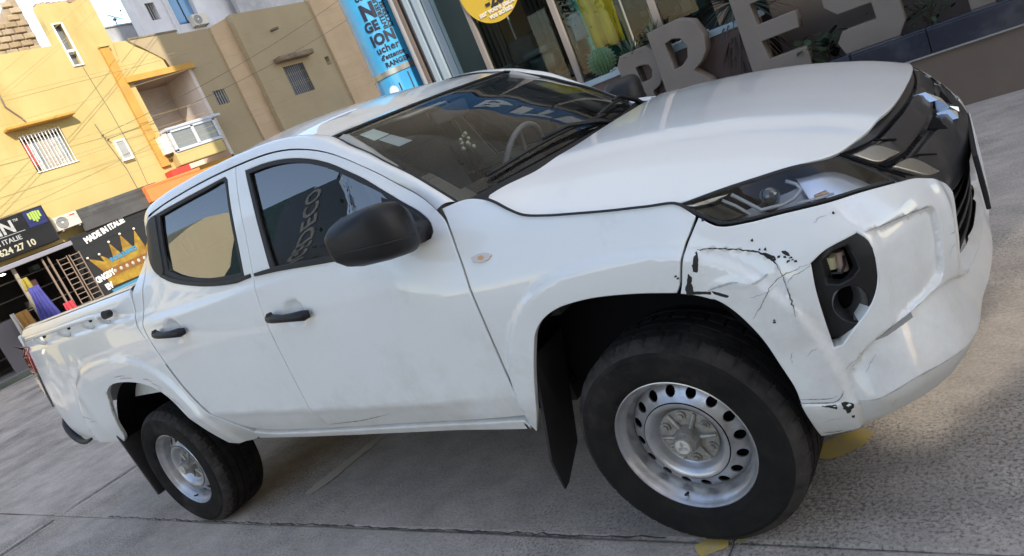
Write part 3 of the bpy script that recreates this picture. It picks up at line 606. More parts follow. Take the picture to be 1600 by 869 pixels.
def dot(u,z,rr,m=WHD):
    V=[];n=24
    for k in range(n):
        t=2*math.pi*k/n;th=a0c+(u+rr*math.cos(t))/.40;V.append((-5.72+.4035*math.cos(th),5.35+.4035*math.sin(th),z+rr*math.sin(t)))
    th=a0c+u/.40;V.append((-5.72+.4042*math.cos(th),5.35+.4042*math.sin(th),z));raw('dot',V,[(n,(k+1)%n,k) for k in range(n)][::-1],m,cc)
dot(.30,3.02,.10);dot(-.21,2.13,.07)
for u in (-.10,.06):
    V=[]
    for z_ in (2.10,2.10,2.28 if u>0 else 2.2,2.28 if u>0 else 2.2):V.append(z_)
    q=[(u-.008,2.05),(u+.008,2.05),(u+.008,2.29 if u>0 else 2.2),(u-.008,2.29 if u>0 else 2.2)];raw('tick',[(-5.72+.4036*math.cos(a0c+a/.4),5.35+.4036*math.sin(a0c+a/.4),b) for a,b in q],[(0,1,2,3)],LB,cc)
# pipe, mouldings and pale pilaster right of the column
mb=MB();mb.cyl((-5.19,5.08,0),(-5.19,5.08,3.9),.045,n=16);mb.build('downpipe',mat('pipe_grey',(.26,.25,.25),rough=.4),SB,True,40)
for k,(x0,x1,y0,m) in enumerate(((-5.15,-5.09,5.05,MBR),(-5.09,-5.03,5.10,FRM),(-5.03,-4.98,5.06,MBR),(-4.98,-4.90,5.00,PLB),(-4.90,-4.84,5.04,PLB),(-4.84,-4.74,4.99,PLB),(-4.74,-4.70,5.04,PLB),(-4.70,-4.53,5.00,PLB))):
    box('door_moulding' if k<3 else 'pilaster_rib',m,SB,x0,x1,y0,5.6,0,3.9,.006)
# glass front with bronze posts
for i,x in enumerate((-4.07,-3.02,-1.97)):
    box('shop_post',FRM,SB,x-.035,x+.035,4.88,4.96,1.25,3.9,.006)
box('shop_rail',FRM,SB,-4.53,-1.55,4.88,4.96,3.80,3.9,.006)
SG=glassmat('shop_glass',(.84,.90,.89),1.28)
for x0,x1 in ((-4.53,-4.105),(-4.035,-3.055),(-2.985,-2.005),(-1.935,-1.55)): box('shop_pane',SG,SB,x0,x1,4.915,4.925,1.30,3.80)
box('ledge',mat('ledge_pale_blue',(.33,.42,.47),rough=.5,var=.1,vscale=4),SB,-4.53,-1.0,4.70,5.00,1.24,1.30,.006)
box('ledge_wall',mat('brown_plaster_low',(.135,.095,.085),rough=.9,var=.12,vscale=3),SB,-4.6,-1.0,4.72,4.86,0,1.24)
# yellow round sticker sign hung behind the glass
ys_=thing('round_sign','round yellow -20% offer sign hanging in the shop window','sign',(-3.66,4.86,2.3))
mb=MB();mb.cyl((-3.66,4.862,2.70),(-3.66,4.872,2.70),.415,n=48);mb.build('disc',mat('sign_yellow',(.55,.36,.03),rough=.45),ys_,True,40)
text('lettering','-20%',.20,MY(-3.78,4.858,2.46),mat('sign_ink',(.02,.02,.02),rough=.6),ys_,.003,.008)
text('lettering','sur votre pack',.085,MY(-3.66,4.858,2.405),mat('sign_white_ink',(.7,.62,.5),rough=.6),ys_,.003,.003,1,'CENTER')
text('lettering','pour tout',.085,MY(-3.64,4.858,2.345),mat('sign_white_ink',(.7,.62,.5)),ys_,.003,.003,1,'CENTER') if False else text('lettering','vos achats',.08,MY(-3.62,4.858,2.345),mat('sign_white_ink',(.7,.62,.5)),ys_,.003,.003,1,'CENTER')
# things seen inside the shop
def deep(c,n,**k): return mat('shop_'+n,c,rough=.85,var=.25,vscale=5,**k)
cu_=cloth('curtain',-0,0,1,.1,.1,(.1,.1,.1),0,'x','x') if False else None
def clothy(name,x,z0,z1,w0,w1,c,y,label,cat,folds=7):
    cols=14;rows_=[]
    for i in range(10):
        t=i/9;z=z1+(z0-z1)*t;w=w0+(w1-w0)*t;rows_.append([(x+w*(j/cols-.5)+.02*t,y+.04*math.sin(folds*math.pi*j/cols+t*1.5)*(.4+t),z) for j in range(cols+1)])
    o_=grid(name,rows_,mat(name+'%.1f%.1f'%(x,y),c,rough=.85,var=.12,vscale=4),None,True);tag(o_,label,cat);o_.modifiers.new('t','SOLIDIFY').thickness=.025;return o_
clothy('yellow_tarpaulin',-2.74,1.55,2.9,.46,.40,(.75,.52,.02),5.30,'bright yellow cloth hanging behind the shop glass beside a dark round bag','cloth',5)
clothy('curtain',-4.55,1.4,3.6,.30,.34,(.10,.065,.045),5.9,'brown curtain hanging at the left end of the shop window','curtain',9)
clothy('curtain',-4.2,1.6,3.6,.34,.36,(.07,.05,.04),6.6,'dark brown drape hanging deeper inside, right of the first curtain','curtain',9)
clothy('hanging_cloth',-3.9,2.6,3.6,.5,.5,(.12,.025,.03),6.2,'dark red cloth hanging high behind the round yellow sign','cloth',6)
clothy('hanging_cloth',-3.27,1.3,2.6,.60,.62,(.012,.11,.095),6.3,'teal green cloth hanging behind the middle shop pane','cloth',6)
clothy('hanging_cloth',-3.20,1.75,2.05,.20,.17,(.30,.34,.38),5.55,'small pale grey cloth hanging left of the yellow cloth','cloth',2)
mb=MB();mb.ball((-2.28,5.5,1.98),.20,20,(.85,.8,1.1));tag(mb.build('round_bag',mat('bag_black',(.015,.014,.022),rough=.6),None,True),'large dark round bag beside the bright yellow cloth','bag')
fr=thing('display_armchair','brown draped armchair standing in the shop window','armchair',(-4.2,5.6,1.22))
CH=mat('armchair_brown',(.11,.085,.07),rough=.9,var=.3,vscale=6)
box('seat',CH,fr,-4.50,-4.0,5.3,5.8,1.35,1.62,.05);box('backrest',CH,fr,-4.35,-3.95,5.8,5.95,1.5,2.1,.06);box('armrest',CH,fr,-4.08,-3.96,5.3,5.85,1.55,1.80,.04);box('armrest',CH,fr,-4.56,-4.46,5.3,5.85,1.55,1.80,.04)
for i,(x,y) in enumerate(((-4.5,5.35),(-4.0,5.35),(-4.5,5.75),(-4.0,5.75))): box('leg',CH,fr,x-.02,x+.02,y-.02,y+.02,1.22,1.36)
mbk=thing('display_motorbike','dark scooter standing inside behind the middle pane','scooter',(-3.55,5.6,1.22))
BK=mat('scooter_black',(.02,.02,.022),rough=.35,coat=.4)
for x in (-3.85,-3.25):
    mb=MB();V,F=lathe([(.13,-.04),(.18,-.045),(.20,0),(.18,.045),(.13,.04)],24,c=(x,5.6,1.42));mb.poly(V,F);mb.build('wheel',TYRE if 'TYRE' in globals() else BK,mbk,True)
mb=MB();mb.box(-3.95,-3.55,5.50,5.70,1.55,1.80,bev=.06,seg=3);mb.box(-3.6,-3.3,5.48,5.72,1.40,1.48,bev=.02);mb.box(-3.34,-3.22,5.46,5.74,1.45,1.95,bev=.05,seg=3);mb.build('body',BK,mbk,True,50)
mb=MB();mb.tube([(-3.28,5.38,1.98),(-3.26,5.5,2.03),(-3.26,5.7,2.03),(-3.28,5.82,1.98)],.018,8);mb.build('handlebar',BK,mbk,True)
mb=MB();mb.box(-3.98,-3.60,5.48,5.72,1.80,1.88,bev=.03);mb.build('saddle',mat('saddle_grey',(.10,.10,.10),rough=.6),mbk,True,50)
mb=MB();mb.ball((-3.20,5.6,1.90),.06,12);mb.build('headlight',mat('pale_lamp',(.35,.37,.38),rough=.2),mbk,True)
for i in range(46):
    x=-4.45+random.random()*2.7;y=5.3+random.random()*1.3;s_=.03+.05*random.random();z=1.24+random.random()*.75
    if i%3==0: z=1.24+s_
    mb=MB();mb.box(x-s_,x+s_,y-s_*.7,y+s_*.7,z-s_,z+s_*1.4,bev=.01);o_=mb.build('shop_item',mat('item_%d'%(i%7),[(.04,.04,.045),(.10,.09,.08),(.03,.06,.05),(.13,.13,.14),(.05,.03,.025),(.02,.02,.025),(.08,.07,.05)][i%7],rough=.7),SB)
    o_.name='shelf_item'
for x in (-4.25,-3.62,-2.75,-2.45):
    mb=MB();mb.cyl((x,5.95,1.22),(x,5.95,3.8),.014,n=8);mb.build('display_pole',IRON,SB)
for k in range(3): box('display_shelf',mat('shelf_wood_dark',(.09,.07,.055),rough=.8),SB,-4.5,-1.9,6.7,6.95,1.6+k*.55,1.63+k*.55)
# upper blue fascia whose reflection shows in the windscreen
fs=thing('fascia_sign','long blue fascia sign with white letters above the shop front, above the picture','sign',(-1,5.2,4))
box('board',mat('fascia_blue',(.035,.13,.30),rough=.35),fs,-4.5,5.5,5.10,5.18,4.1,5.1,.01)
text('lettering','BITIE',.80,MY(-3.3,5.09,4.3),mat('fascia_white',(.62,.68,.72),rough=.5),fs,.01,.02,1.6)
# ================================================================= planter with big letters
PL=thing('planter','long low brown planter with a navy tiled coping','planter',(0,4.4,0))
PW=mat('planter_plaster',(.19,.15,.118),rough=.92,col2=(.155,.122,.096),vscale=1.1,detail=8,stain=(.29,.25,.21),sscale=1.3,samt=.5,bump=.1,bscale=40)
def fn(*a):return None
mb=MB();mb.box(-6.2,9,4.36,4.44,-.02,.475,bev=.004);mb.build('front_wall',PW,PL)
box('white_lip',mat('lip_pale',(.34,.32,.30),rough=.6,var=.15,vscale=4),PL,-6.2,9,4.335,4.36,.468,.482,.003)
NAV=mat('navy_tile',(.020,.024,.040),rough=.22,coat=.5,col2=(.032,.037,.055),vscale=3,stain=(.14,.15,.17),sscale=4,samt=.35)
x=-6.1
joints=[-6.0,-4.85,-3.71,-2.57,-1.43,-.28,.295,1.45,2.6,3.7,4.8,5.9,7.0,8.1]
for a,b in zip(joints[:-1],joints[1:]):
    box('navy_tile',NAV,PL,a+.004,b-.004,4.342,4.44,.484,.672,.004)
    box('coping_tile',NAV,PL,a+.004,b-.004,4.345,4.50,.6725,.690,.004)
box('rear_wall',mat('brown_wall_dark',(.075,.062,.055)),PL,-1.0,9,5.20,5.34,0,2.6)
soil=box('soil',mat('soil',(.03,.025,.02),rough=1,var=.4,vscale=12,bump=.8,bscale=30),PL,-4.6,9,4.44,5.3,.40,.60)
LM=mat('letter_taupe',(.235,.20,.168),rough=.8,col2=(.195,.165,.14),vscale=2,stain=(.24,.21,.18),sscale=3,samt=.4)
LE=mat('letter_edge',(.46,.41,.35),rough=.8,var=.15,vscale=5)
def letter(ch,outer,holes,y,lab,dx=.13):
    t_=thing('block_letter',lab,'letter',(outer[0][0],y,.60),'taupe block letters standing in the planter')
    def F(u,v):return np.stack([u,y+0*u,v],-1)
    panel('face',F,outer,LM,t_,holes,.2,depth=.14,bev=.008,gap=0,corner=25)
    lp=[crom(outer,True,.05,25)]+[crom(h,True,.05,25) for h in holes]
    for q in lp:
        m=len(q);mb=MB();mb.poly([(a,y+.002,b) for a,b in q]+[(a,y+.140,b) for a,b in q],[(i,(i+1)%m,(i+1)%m+m,i+m) for i in range(m)]) if False else None
    def G(u,v):return np.stack([u,y+.150+0*u,v],-1)
    panel('back',G,outer,LE,t_,holes,.2,depth=-.006,bev=.002,gap=0,corner=25)
    return t_
letter('P',[(-2.42,.45),(-2.42,1.33),(-2.36,1.415),(-2.08,1.415),(-2.00,1.34),(-1.97,1.22),(-1.99,1.08),(-2.06,1.00),(-2.14,.97),(-2.15,.45)],[[(-2.235,1.09),(-2.235,1.25),(-2.16,1.25),(-2.10,1.23),(-2.08,1.17),(-2.11,1.10),(-2.16,1.085)]],4.62,'taupe block letter P with a small D-shaped hole, partly behind the letter R')
letter('R',[(-1.96,.45),(-1.94,1.515),(-1.62,1.525),(-1.48,1.46),(-1.42,1.30),(-1.45,1.16),(-1.52,1.08),(-1.62,1.03),(-1.50,.90),(-1.40,.45),(-1.62,.45),(-1.70,.86),(-1.76,.88),(-1.76,.45)],[[(-1.80,1.10),(-1.80,1.36),(-1.72,1.375),(-1.645,1.35),(-1.605,1.26),(-1.635,1.16),(-1.71,1.105)]],4.46,'taupe block letter R, the first tall one, between the letter P and the spiky plant')
letter('E',[(-1.105,.60),(-1.105,1.54),(-.60,1.54),(-.60,1.39),(-.945,1.39),(-.945,1.195),(-.61,1.195),(-.61,1.05),(-.945,1.05),(-.935,.875),(-.605,.875),(-.605,.70),(-.66,.60)],[],4.45,'taupe block letter E with three arms right of the spiky plant')
letter('S',[(-.32,.69),(-.36,.80),(-.30,.885),(-.03,.885),(-.035,1.025),(-.30,1.03),(-.385,1.12),(-.38,1.40),(-.28,1.52),(.10,1.52),(.15,1.38),(-.17,1.37),(-.19,1.20),(.06,1.18),(.155,1.08),(.165,.80),(.10,.69)],[],4.45,'taupe block letter S with rounded corners right of the letter E')
letter('T',[(.605,.69),(.605,1.38),(.38,1.38),(.38,1.53),(1.0,1.53),(1.0,1.38),(.77,1.38),(.77,.69)],[],4.45,'taupe block letter T, only its foot showing at the top edge of the picture')
# plants
def blade_plant(name,c,n,L,w_,el,m,label,cat,droop=.5,seed=1):
    rg=random.Random(seed);V=[];F=[]
    for i in range(n):
        a=rg.random()*2*math.pi;e=R(rg.uniform(*el));l_=L*rg.uniform(.7,1.1);d=Vector((math.cos(a)*math.cos(e),math.sin(a)*math.cos(e),math.sin(e)));s_=Vector((-math.sin(a),math.cos(a),0))
        p=Vector(c)+d*.02;b=len(V);k=6
        for j in range(k+1):
            t=j/k;q=p+d*l_*t+Vector((0,0,-droop*l_*t*t));ww=w_*(1-t)**.6*(.6+.4*min(1,t*5));V+=[q-s_*ww,q+Vector((0,0,-ww*.5)),q+s_*ww]
        for j in range(k):
            F+=[(b+3*j,b+3*j+1,b+3*j+4,b+3*j+3),(b+3*j+1,b+3*j+2,b+3*j+5,b+3*j+4)]
    r_=thing(name,label,cat,c)
    raw('leaves',V,F,m,r_,True)
    mb=MB();mb.cyl((c[0],c[1],.55),c,.05,.04,10);mb.build('stem',mat('palm_stem',(.07,.05,.035),rough=.95,var=.4,vscale=20),r_,True)
    return r_
AG=mat('agave_green',(.045,.075,.055),rough=.5,col2=(.03,.05,.045),vscale=8)
AG2=mat('dry_leaf',(.075,.055,.035),rough=.8,col2=(.045,.035,.025),vscale=9)
PG=mat('pale_green_leaf',(.12,.16,.10),rough=.6,col2=(.06,.10,.06),vscale=9)
DG=mat('dark_green_leaf',(.018,.045,.018),rough=.5,col2=(.035,.07,.03),vscale=9)
blade_plant('yucca',(-1.20,4.98,1.46),110,.50,.015,(-25,75),AG,'spiky dark yucca with long narrow leaves between the letters R and E','plant',.30,2)
dl=blade_plant('dry_leaf_skirt',(-1.20,4.90,1.30),150,.46,.014,(-75,-25),AG2,'skirt of dry brown leaves hanging under the spiky yucca','dry leaves',.35,3)
blade_plant('pale_succulent',(-2.25,4.72,1.36),46,.22,.012,(5,75),PG,'pale green rosette plant on the ledge behind the letters P and R','plant',.1,4)
blade_plant('pale_succulent',(-2.0,4.74,1.42),46,.24,.011,(5,75),PG,'taller pale green spiky plant just behind the top of the letter R','plant',.1,5)
blade_plant('pale_succulent',(-1.72,4.95,1.15),40,.20,.010,(5,85),PG,'pale spiky plant seen through the hole of the letter R','plant',.1,6)
ct=thing('cactus','round ribbed green barrel cactus on the shop ledge','cactus',(-2.66,4.82,1.30))
CG=mat('cactus_green',(.07,.14,.06),rough=.6);V=[];n=40
for i in range(13):
    ph=-math.pi/2+math.pi*i/12
    for k in range(n):
        rr=.135*math.cos(ph)*(1+.09*math.cos(k*math.pi));V.append((-2.66+rr*math.cos(2*math.pi*k/n),4.82+rr*math.sin(2*math.pi*k/n),1.44+.145*math.sin(ph)))
raw('body',V,[(i*n+k,i*n+(k+1)%n,(i+1)*n+(k+1)%n,(i+1)*n+k) for i in range(12) for k in range(n)],CG,ct,False)
mb=MB()
for k in range(0,n,2):
    for i in range(2,11,1):
        ph=-math.pi/2+math.pi*i/12;rr=.150*math.cos(ph);a=2*math.pi*k/n;p=Vector((-2.66+rr*math.cos(a),4.82+rr*math.sin(a),1.44+.150*math.sin(ph)));mb.cyl(p,p+(p-Vector((-2.66,4.82,1.44)))*.12,.002,.0005,4)
tag(mb.build('spines',mat('spine_cream',(.45,.42,.30)),ct),kind='stuff')
def leafy(c,n,size,m,label,spread,seed,name='leafy_shrub',parent_label='plant'):
    rg=random.Random(seed);V=[];F=[]
    for i in range(n):
        p=Vector(c)+Vector((rg.gauss(0,spread[0]),rg.gauss(0,spread[1]),abs(rg.gauss(0,spread[2]))));a=rg.random()*6.28;t=rg.uniform(-.6,.8);u=Vector((math.cos(a)*math.cos(t),math.sin(a)*math.cos(t),math.sin(t)));s_=u.cross(Vector((0,0,1))).normalized();L=size*rg.uniform(.6,1.2);b=len(V);dn=Vector((0,0,-.15*L))
        V+=[p,p+u*L*.35+s_*L*.28,p+u*L*.75+s_*L*.20+dn*.5,p+u*L+dn,p+u*L*.75-s_*L*.20+dn*.5,p+u*L*.35-s_*L*.28,p+u*L*.5-Vector((0,0,.04*L))];F+=[(b,b+1,b+6),(b+1,b+2,b+6),(b+2,b+3,b+6),(b+3,b+4,b+6),(b+4,b+5,b+6),(b+5,b,b+6)]
    r_=thing(name,label,'plant',c);raw('leaves',V,F,m,r_,False)
    mb=MB()
    for k in range(6):
        a=k*1.05;mb.tube([(c[0],c[1],.58),(c[0]+.3*spread[0]*math.cos(a),c[1]+.3*spread[1]*math.sin(a),c[2]+.3*spread[2]),(c[0]+1.2*spread[0]*math.cos(a),c[1]+spread[1]*math.sin(a),c[2]+spread[2])],.006,5)
    mb.build('stems',AG2,r_);return r_
leafy((-.50,4.60,.74),60,.13,DG,'broad leaved dark green plant between the letters E and S',(.12,.08,.09),4)
leafy((.30,4.68,.72),90,.07,DG,'thin dark shrub between the letters S and T',(.12,.07,.16),5)
leafy((.02,4.85,.72),60,.06,DG,'low dark shrub behind the letter S',(.25,.05,.06),6)
leafy((-2.95,5.15,1.30),120,.05,mat('teal_leaf',(.02,.09,.05),rough=.6,var=.3,vscale=9),'small leaved green plant inside the window below the teal cloth',(.12,.08,.22),7)
rg=random.Random(5);mb=MB()
for i in range(70):
    x=rg.uniform(-2.55,-1.5);y=rg.uniform(4.70,4.84);mb.ball((x,y,1.31),.016+.012*rg.random(),6,(1,1,.7))
tag(mb.build('pebbles',mat('white_pebble',(.42,.45,.43),rough=.8,var=.3,vscale=9)),'','',None,'stuff') if False else (lambda o:tag(o,'white pebbles scattered on the pale blue ledge','pebbles',None,'stuff'))(mb.build('pebbles',mat('white_pebble',(.42,.45,.43),rough=.8,var=.3,vscale=9)))
# ================================================================= behind the camera: what shades the truck and mirrors in its paint
TB=thing('shade_building','cream building across the street with a slit screen wall added to shade the truck, outside the picture','building',(20,-12,0))
TBW=mat('opposite_render',(.66,.60,.50),rough=.9,var=.06,vscale=.3)
wl_=MB();wl_.box(3,46,-16,-9.32,0,11);wl_.build('walls',TBW,TB)
# added unseen screen wall: shades the truck, slits shaped to throw sun streaks
ux,uy=math.cos(SUN_AZ),math.sin(SUN_AZ)
def onscreen(u,v):
    gx,gy=u*ux-v*uy,u*uy+v*ux;t=(-9.0-gy)/uy;return (gx+t*ux,t*math.tan(SUN_EL))
slits=[[onscreen(a,c),onscreen(b,c),onscreen(b,d),onscreen(a,d)] for a,b,c,d in ((.44,.61,-.18,2.6),(.17,.29,.80,2.6),(.73,.79,-.1,1.5))]
panel('sun_slit_screen',lambda u,v:np.stack([u,-9.0+0*u,v],-1),[(3,0),(46,0),(46,23),(3,23)],TBW,TB,slits,1.5,depth=.12,bev=.01,gap=0,corner=5)
for fl in range(4):
    for k in range(9):
        box('window',DKW,TB,4.2+k*4.4,5.9+k*4.4,-8.99,-8.96,1.2+fl*3.1,2.7+fl*3.1)
LBd=thing('low_cream_building','sunlit cream building with small windows down the street, outside the picture','building',(-20,-9,0))
CRS=mat('cream_sunlit',(.62,.56,.38),rough=.9,var=.06,vscale=.5)
wl_=MB();wl_.prism([(-10.35,0),(-7.9,0),(-7.9,7.9),(-8.5,9.0),(-8.9,9.5),(-9.8,9.9),(-10.35,9.2)],-26,-20,'x');wl_.build('walls',CRS,LBd)
for fl in range(3):
    for k in range(3): box('window',DKW,LBd,-20.02,-19.97,-10.1+k*.75,-9.7+k*.75,1.5+fl*2.6,2.2+fl*2.6)
DB=thing('dark_building','tall brown building beside the sunlit cream one, outside the picture','building',(-20,-15,0))
wl_=MB();wl_.box(-26,-19.9,-22,-10.4,0,9.2);wl_.build('walls',mat('dark_brown_wall',(.06,.05,.045),rough=.8),DB)
for k in range(5): box('window',BLW,DB,-19.92,-19.87,-20.5+k*2,-19.6+k*2,6.4,7.8)
dk=thing('hanging_shop_sign','black projecting shop sign with pale letters, outside the picture','sign',(-9.2,-7.4,0))
mb=MB();mb.cyl((-9.6,-6.8,0),(-9.6,-6.8,6.9),.07,n=10);mb.build('pole',JOINT,dk)
box('board',SGN,dk,-10.9,-8.35,-6.62,-6.5,3.3,6.25,.01)
text('lettering','LUGEDECO',.62,Matrix.Translation((-9.55,-6.49,3.45))@Matrix(((0,1,0,0),(0,0,1,0),(1,0,0,0),(0,0,0,1)))@Matrix.Rotation(R(-12),4,'Z'),mat('letter_pale',(.55,.55,.52)),dk,.01,.008,.85)
tb=box('teal_shop_board',mat('teal_board',(.02,.09,.085),rough=.5),None,-13.0,-10.3,-6.8,-6.7,1.4,6.5,.01);tag(tb,'teal shop board standing beside the black projecting sign, outside the picture','sign')
def tree(c,h,r,label,seed,n=2600):
    t_=thing('street_tree',label,'tree',(c[0],c[1],0));mb=MB();mb.tube([(c[0],c[1],0),(c[0]+.05,c[1],h*.35),(c[0]-.05,c[1]+.1,h*.6)],[.16,.12,.08],8)
    rg=random.Random(seed)
    for k in range(7):
        a=k*.9;mb.tube([(c[0],c[1],h*.45),(c[0]+r*.4*math.cos(a),c[1]+r*.4*math.sin(a),h*.65),(c[0]+r*.8*math.cos(a),c[1]+r*.8*math.sin(a),h*.8)],[.05,.035,.015],6)
    mb.build('trunk',mat('bark',(.09,.07,.05),rough=.95,var=.3,vscale=8),t_)
    V=[];F=[];cl=[(Vector((c[0],c[1],h*.75))+Vector((rg.gauss(0,r*.5),rg.gauss(0,r*.5),rg.gauss(0,h*.12)))) for _ in range(16)]
    for i in range(n):
        q=cl[i%16]+Vector((rg.gauss(0,.4),rg.gauss(0,.4),rg.gauss(0,.3)));d=Vector((rg.gauss(0,1),rg.gauss(0,1),rg.gauss(0,1))).normalized();e=d.orthogonal().normalized();b=len(V);V+=[q,q+d*.09+e*.04,q+d*.18,q+d*.09-e*.04];F.append((b,b+1,b+2,b+3))
    raw('crown',V,F,mat('tree_leaf',(.045,.09,.03),rough=.6,var=.3,vscale=3),t_)
tree((-8.2,-7.6),5.6,.9,'small leafy street tree across the road, outside the picture',9)

# ---------------------------------------------------------------- truck body: one smooth surface round the plan outline
PLAN=np.array([(-4.30,.790),(-4.20,.835),(-4.0,.864),(-3.6,.882),(-3.0,.890),(-2.5,.893),(-1.5,.894),(-.5,.891),(0,.887),(.25,.880),(.42,.866),(.54,.836),(.63,.780),(.705,.680),(.762,.535),(.797,.365),(.817,.185),(.823,0)])
def _spl(pts,n=24):
    out=[]
    P=np.vstack([2*pts[0]-pts[1],pts,2*pts[-1]-pts[-2]])
    for i in range(1,len(P)-2):
        p0,p1,p2,p3=P[i-1],P[i],P[i+1],P[i+2]
        t0=0;t1=t0+np.linalg.norm(p1-p0)**.5;t2=t1+np.linalg.norm(p2-p1)**.5;t3=t2+np.linalg.norm(p3-p2)**.5
        for k in range(n):
            t=t1+(t2-t1)*k/n
            A1=(t1-t)/(t1-t0)*p0+(t-t0)/(t1-t0)*p1;A2=(t2-t)/(t2-t1)*p1+(t-t1)/(t2-t1)*p2;A3=(t3-t)/(t3-t2)*p2+(t-t2)/(t3-t2)*p3
            B1=(t2-t)/(t2-t0)*A1+(t-t0)/(t2-t0)*A2;B2=(t3-t)/(t3-t1)*A2+(t-t1)/(t3-t1)*A3
            out.append((t2-t)/(t2-t1)*B1+(t-t1)/(t2-t1)*B2)
    out.append(P[-2]); return np.array(out)
_full=np.vstack([PLAN,(PLAN[:-1]*[1,-1])[::-1]])
_c=_spl(_full)
_s=np.r_[0,np.cumsum(np.linalg.norm(np.diff(_c,axis=0),axis=1))]
_i0=np.argmin(np.abs(_c[:len(_c)//2,0])); _s=_s-_s[_i0]+_c[_i0,0]
_t=np.gradient(_c,axis=0)/np.gradient(_s)[:,None]
SMID=float(_s[len(_c)//2])
def plan(s):
    x=np.interp(s,_s,_c[:,0]);a=np.interp(s,_s,_c[:,1]);tx=np.interp(s,_s,_t[:,0]);ta=np.interp(s,_s,_t[:,1])
    l=np.hypot(tx,ta); return x,a,-ta/l,tx/l      # outward normal in (x,a)
def _pch(k,z):
    k=np.array(k,float);X=k[:,0];Y=k[:,1];h=np.diff(X);d=np.diff(Y)/h
    m=np.r_[d[0],np.where(d[:-1]*d[1:]>0,2*d[:-1]*d[1:]/(d[:-1]+d[1:]+1e-12),0),d[-1]]
    z=np.clip(z,X[0]-.2,X[-1]+.2);i=np.clip(np.searchsorted(X,z)-1,0,len(h)-1)
    t=(z-X[i])/h[i];H=h[i]
    r=(2*t**3-3*t*t+1)*Y[i]+(t**3-2*t*t+t)*H*m[i]+(3*t*t-2*t**3)*Y[i+1]+(t**3-t*t)*H*m[i+1]
    lo=Y[0]+(z-X[0])*m[0];hi=Y[-1]+(z-X[-1])*m[-1]
    return np.where(t<0,lo,np.where(t>1,hi,r))
BED=[(.40,.08),(.50,.05),(.62,.018),(.72,.004),(.95,0),(1.12,.003),(1.20,.008),(1.230,.013),(1.246,.031),(1.28,.037),(1.32,.042),(1.35,.058),(1.37,.09)]
CAB=[(.38,.115),(.45,.075),(.52,.040),(.585,.0135),(.605,.004),(.622,.0),(.75,0),(.92,.003),(1.04,.010),(1.10,.022),(1.16,.038),(1.235,.058),(1.35,.096),(1.5,.150),(1.6,.190),(1.66,.218),(1.72,.255)]
CAR=[(.38,.115),(.45,.075),(.52,.040),(.585,.0135),(.605,.004),(.622,.0),(.8,0),(.97,.003),(1.10,.006),(1.17,.012),(1.190,.016),(1.210,.034),(1.25,.050),(1.35,.092),(1.5,.150),(1.6,.190),(1.66,.218),(1.72,.255)]
FEN=[(.38,.06),(.45,.035),(.60,.008),(.75,0),(.90,.000),(.98,.007),(1.02,.020),(1.07,.042),(1.12,.066),(1.17,.10),(1.21,.14),(1.25,.185)]
COR=[(.30,.105),(.345,.066),(.40,.036),(.47,.016),(.55,.014),(.62,.012),(.70,.006),(.80,.002),(.86,.014),(.93,.050),(.99,.093),(1.05,.15)]
NOS=[(.30,.135),(.345,.095),(.40,.066),(.48,.044),(.55,.034),(.62,.026),(.70,.012),(.78,.003),(.84,.010),(.90,.038),(.97,.085),(1.03,.140),(1.08,.20)]
STN=[(-9,BED),(-2.75,BED),(-2.35,CAR),(-.95,CAB),(-.35,FEN),(.18,FEN),(.55,COR),(.85,COR),(1.2,NOS),(SMID,NOS)]
def dz(s,z):
    s=np.where(s>SMID,2*SMID-s,s); r=0
    zc=np.interp(s,[-2.28,-1.6,-1.05,-.52],[.684,.648,.620,.600]);zs=z-(zc-.618)*(1-sst(.74,.98,z))
    V=[_pch(k,zs if (k is CAB or k is CAR) else z) for _,k in STN]
    out=V[0]
    for i in range(len(STN)-1):
        a,b=STN[i][0],STN[i+1][0]
        if a<-8: continue
        t=np.clip((s-a)/(b-a),0,1);t=t*t*(3-2*t)
        out=np.where(s>=a,V[i]*(1-t)+V[i+1]*t,out)
    return out
def sst(a,b,x):
    t=np.clip((x-a)/(b-a),0,1);return t*t*(3-2*t)
def flare(s,z):
    f=0
    s2=np.where(s>SMID,2*SMID-s,s)
    for cx,hx,hz,am in ((0.0,.52,.632,.020),(-3.1,.715,.72,.018)):
        r=(np.abs((s2-cx)/hx)**2.6+np.abs((z-.36)/hz)**2.6)**(1/2.6)
        f=f+am*(1-sst(.962,1.012,r))*np.clip(1-1.6*(1-r),.2,1)
    return f
def P(s,z):
    s=np.asarray(s,float);z=np.asarray(z,float)
    x,a,nx,na=plan(s); d=dz(s,z)-flare(s,z)
    return np.stack([x-nx*d,-(a-na*d),z+0*s],-1)
def PN(s,z,off=0.0,e=2e-3):
    p=P(s,z);u=P(np.asarray(s)+e,z)-P(np.asarray(s)-e,z);v=P(s,np.asarray(z)+e)-P(s,np.asarray(z)-e)
    n=np.cross(u,v);n/=np.linalg.norm(n,axis=-1,keepdims=True)
    return p+n*np.asarray(off)[...,None] if np.ndim(off) else p+n*off,n
